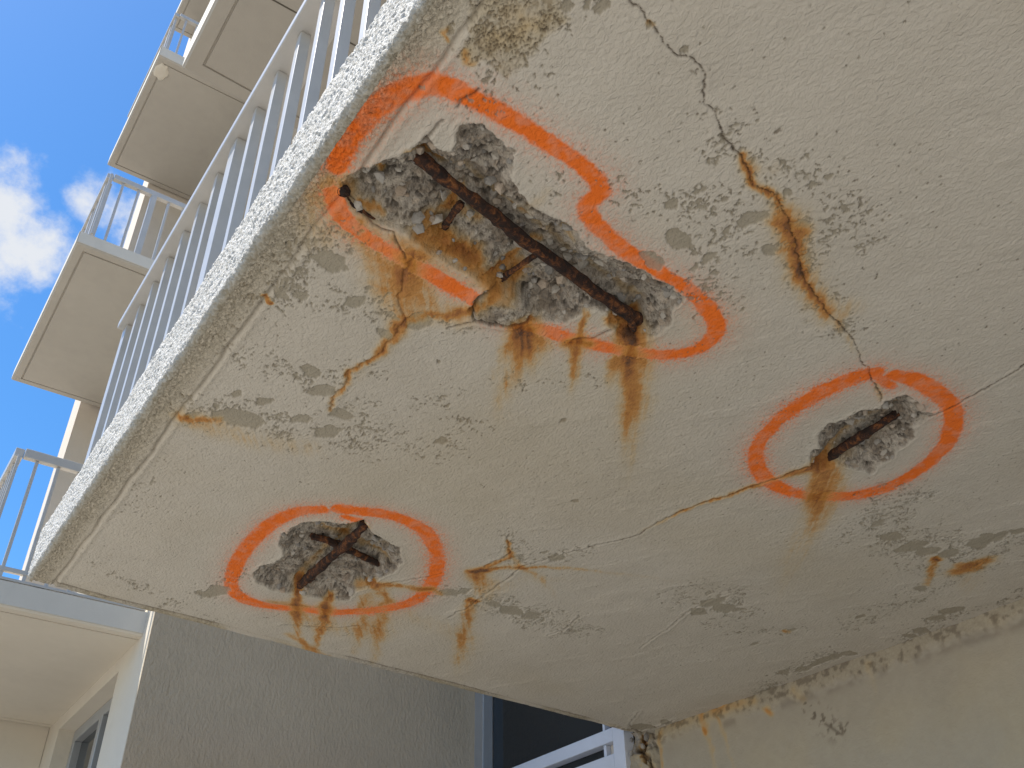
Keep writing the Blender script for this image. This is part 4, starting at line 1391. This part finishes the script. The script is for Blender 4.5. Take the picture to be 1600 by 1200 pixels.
for q in [(3.222, 3.575, ZS - .085, .016), (3.262, 3.50, ZS - .022, .024), (3.25, 3.52, ZS - .06, .017), (3.228, 3.57, ZS - .02, .016)]:
    o = bpy.data.objects.new('plaster_chunk', rocks[int(q[2] * 1000) % 9]); C.objects.link(o)
    o.parent = pw; o.matrix_parent_inverse = Matrix.Translation((-3.3, -3.65, 0))
    o.location = q[:3]; o.scale = (q[3], q[3] * .7, q[3] * .8); o.rotation_euler = (q[0] * 9, q[2] * 7, 1)

# window wall beyond the end of the slab
XW = 3.20
ww = empty('window_wall', (XW, 4.3, 0), 'recessed wall with dark window glass and white frame beyond the slab end', 'wall')
yl = on_x(745, 1100, XW)[1]; yl2 = on_x(757, 1100, XW)[1]
yr = on_x(976, 1160, XW)[1]; yr2 = on_x(958, 1160, XW)[1]; ym = on_x(942, 1160, XW)[1]
zu1 = on_x(900, 1159, XW)[2]; zu0 = on_x(900, 1180, XW)[2]; zl1 = on_x(900, 1199, XW)[2]
boxes('wall', [((XW + .12, 3.79, 0), (XW + .4, 5.2, CAMZ + 10.5))], M_beige, ww)
wn = boxes('window', [((XW + .062, yr, .9), (XW + .072, yl2, CAMZ + 2.6))], M_glass, ww)
boxes('jamb', [((XW - .01, yl2, .9), (XW + .06, yl + .02, CAMZ + 2.6))], M_greyframe, ww, .004)
boxes('frame', [((XW, yr2 + .002, zu0), (XW + .06, yl2 - .003, zu1)), ((XW, yr2 + .002, zl1 - .14), (XW + .06, yl2 - .003, zl1)), ((XW - .002, yr, .9), (XW + .061, yr2, zu1 + .004))], M_frame, ww, .003)
boxes('frame_post', [((XW + .012, ym - .008, zl1 + .001), (XW + .05, ym + .012, zu0 - .001)), ((XW + .012, ym - .006, zu1 + .001), (XW + .05, ym + .010, CAMZ + 2.6))], M_frame, ww, .002)
boxes('panel', [((XW + .04, yr2 + .003, zl1 + .002), (XW + .055, ym - .010, zu0 - .002))], M_beige, ww)
print('window', yl, yl2, yr, yr2, ym, zu1, zu0, zl1)

# grey side wall of the projecting wing, facing the camera
YG, XG = 4.69, 1.163
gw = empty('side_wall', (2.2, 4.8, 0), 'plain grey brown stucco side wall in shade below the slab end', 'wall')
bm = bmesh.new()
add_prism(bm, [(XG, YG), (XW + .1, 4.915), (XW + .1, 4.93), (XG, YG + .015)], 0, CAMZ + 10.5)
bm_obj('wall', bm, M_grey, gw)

# front of the projecting wing with its recessed window
wgt = empty('wing_facade', (XG, 5.5, 0), 'pale facade with a tall recessed window under the lowest clean balcony', 'facade')
zo = CAMZ + 1.79; y0_, y1_ = 5.158, 6.31
rd = .16
boxes('wall', [((XG, YG + .0155, 0), (XG + .05, y0_, CAMZ + 10.5)), ((XG + .0005, y0_, zo), (XG + rd, y1_, z2 + .05)), ((XG, y1_, 0), (XG + rd, 7.6, z2 + .05)), ((XG + .0505, YG + .05, 0), (XG + rd, y0_ - .001, CAMZ + 10.5))], M_white, wgt)
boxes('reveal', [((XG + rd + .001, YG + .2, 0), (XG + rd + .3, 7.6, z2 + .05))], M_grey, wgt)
boxes('upper_wall', [((1.75, 5.17, z2 + .055), (1.95, 7.6, CAMZ + 10.5))], M_white, wgt)
wf = boxes('window', [((XG + rd - .028, y0_, .2), (XG + rd - .02, y1_, zo))], M_glass, wgt)
ymul = 5.70
boxes('frame', [((XG + rd - .07, y0_ + .001, zo - .07), (XG + rd - .005, y1_ - .001, zo - .002)), ((XG + rd - .07, y1_ - .06, .2), (XG + rd - .006, y1_ - .002, zo - .071)),
                ((XG + rd - .075, ymul - .035, .2), (XG + rd - .006, ymul + .035, zo - .071))], M_greyframe, wgt, .003)

# pale cross wall that closes the recess under the lowest clean balcony
cw = tag(boxes('cross_wall', [((.20, 6.605, 0), (XG - .003, 6.76, z3 + .06))], M_white), 'low cream cross wall closing the recess under the lowest balcony', 'wall')
# fin wall behind the stack
tag(boxes('fin_wall', [((.842, 7.14, 0), (1.74, 7.53, CAMZ + 10.5))], M_beige), 'tall beige fin wall with one sunlit edge behind the stacked balconies', 'wall')
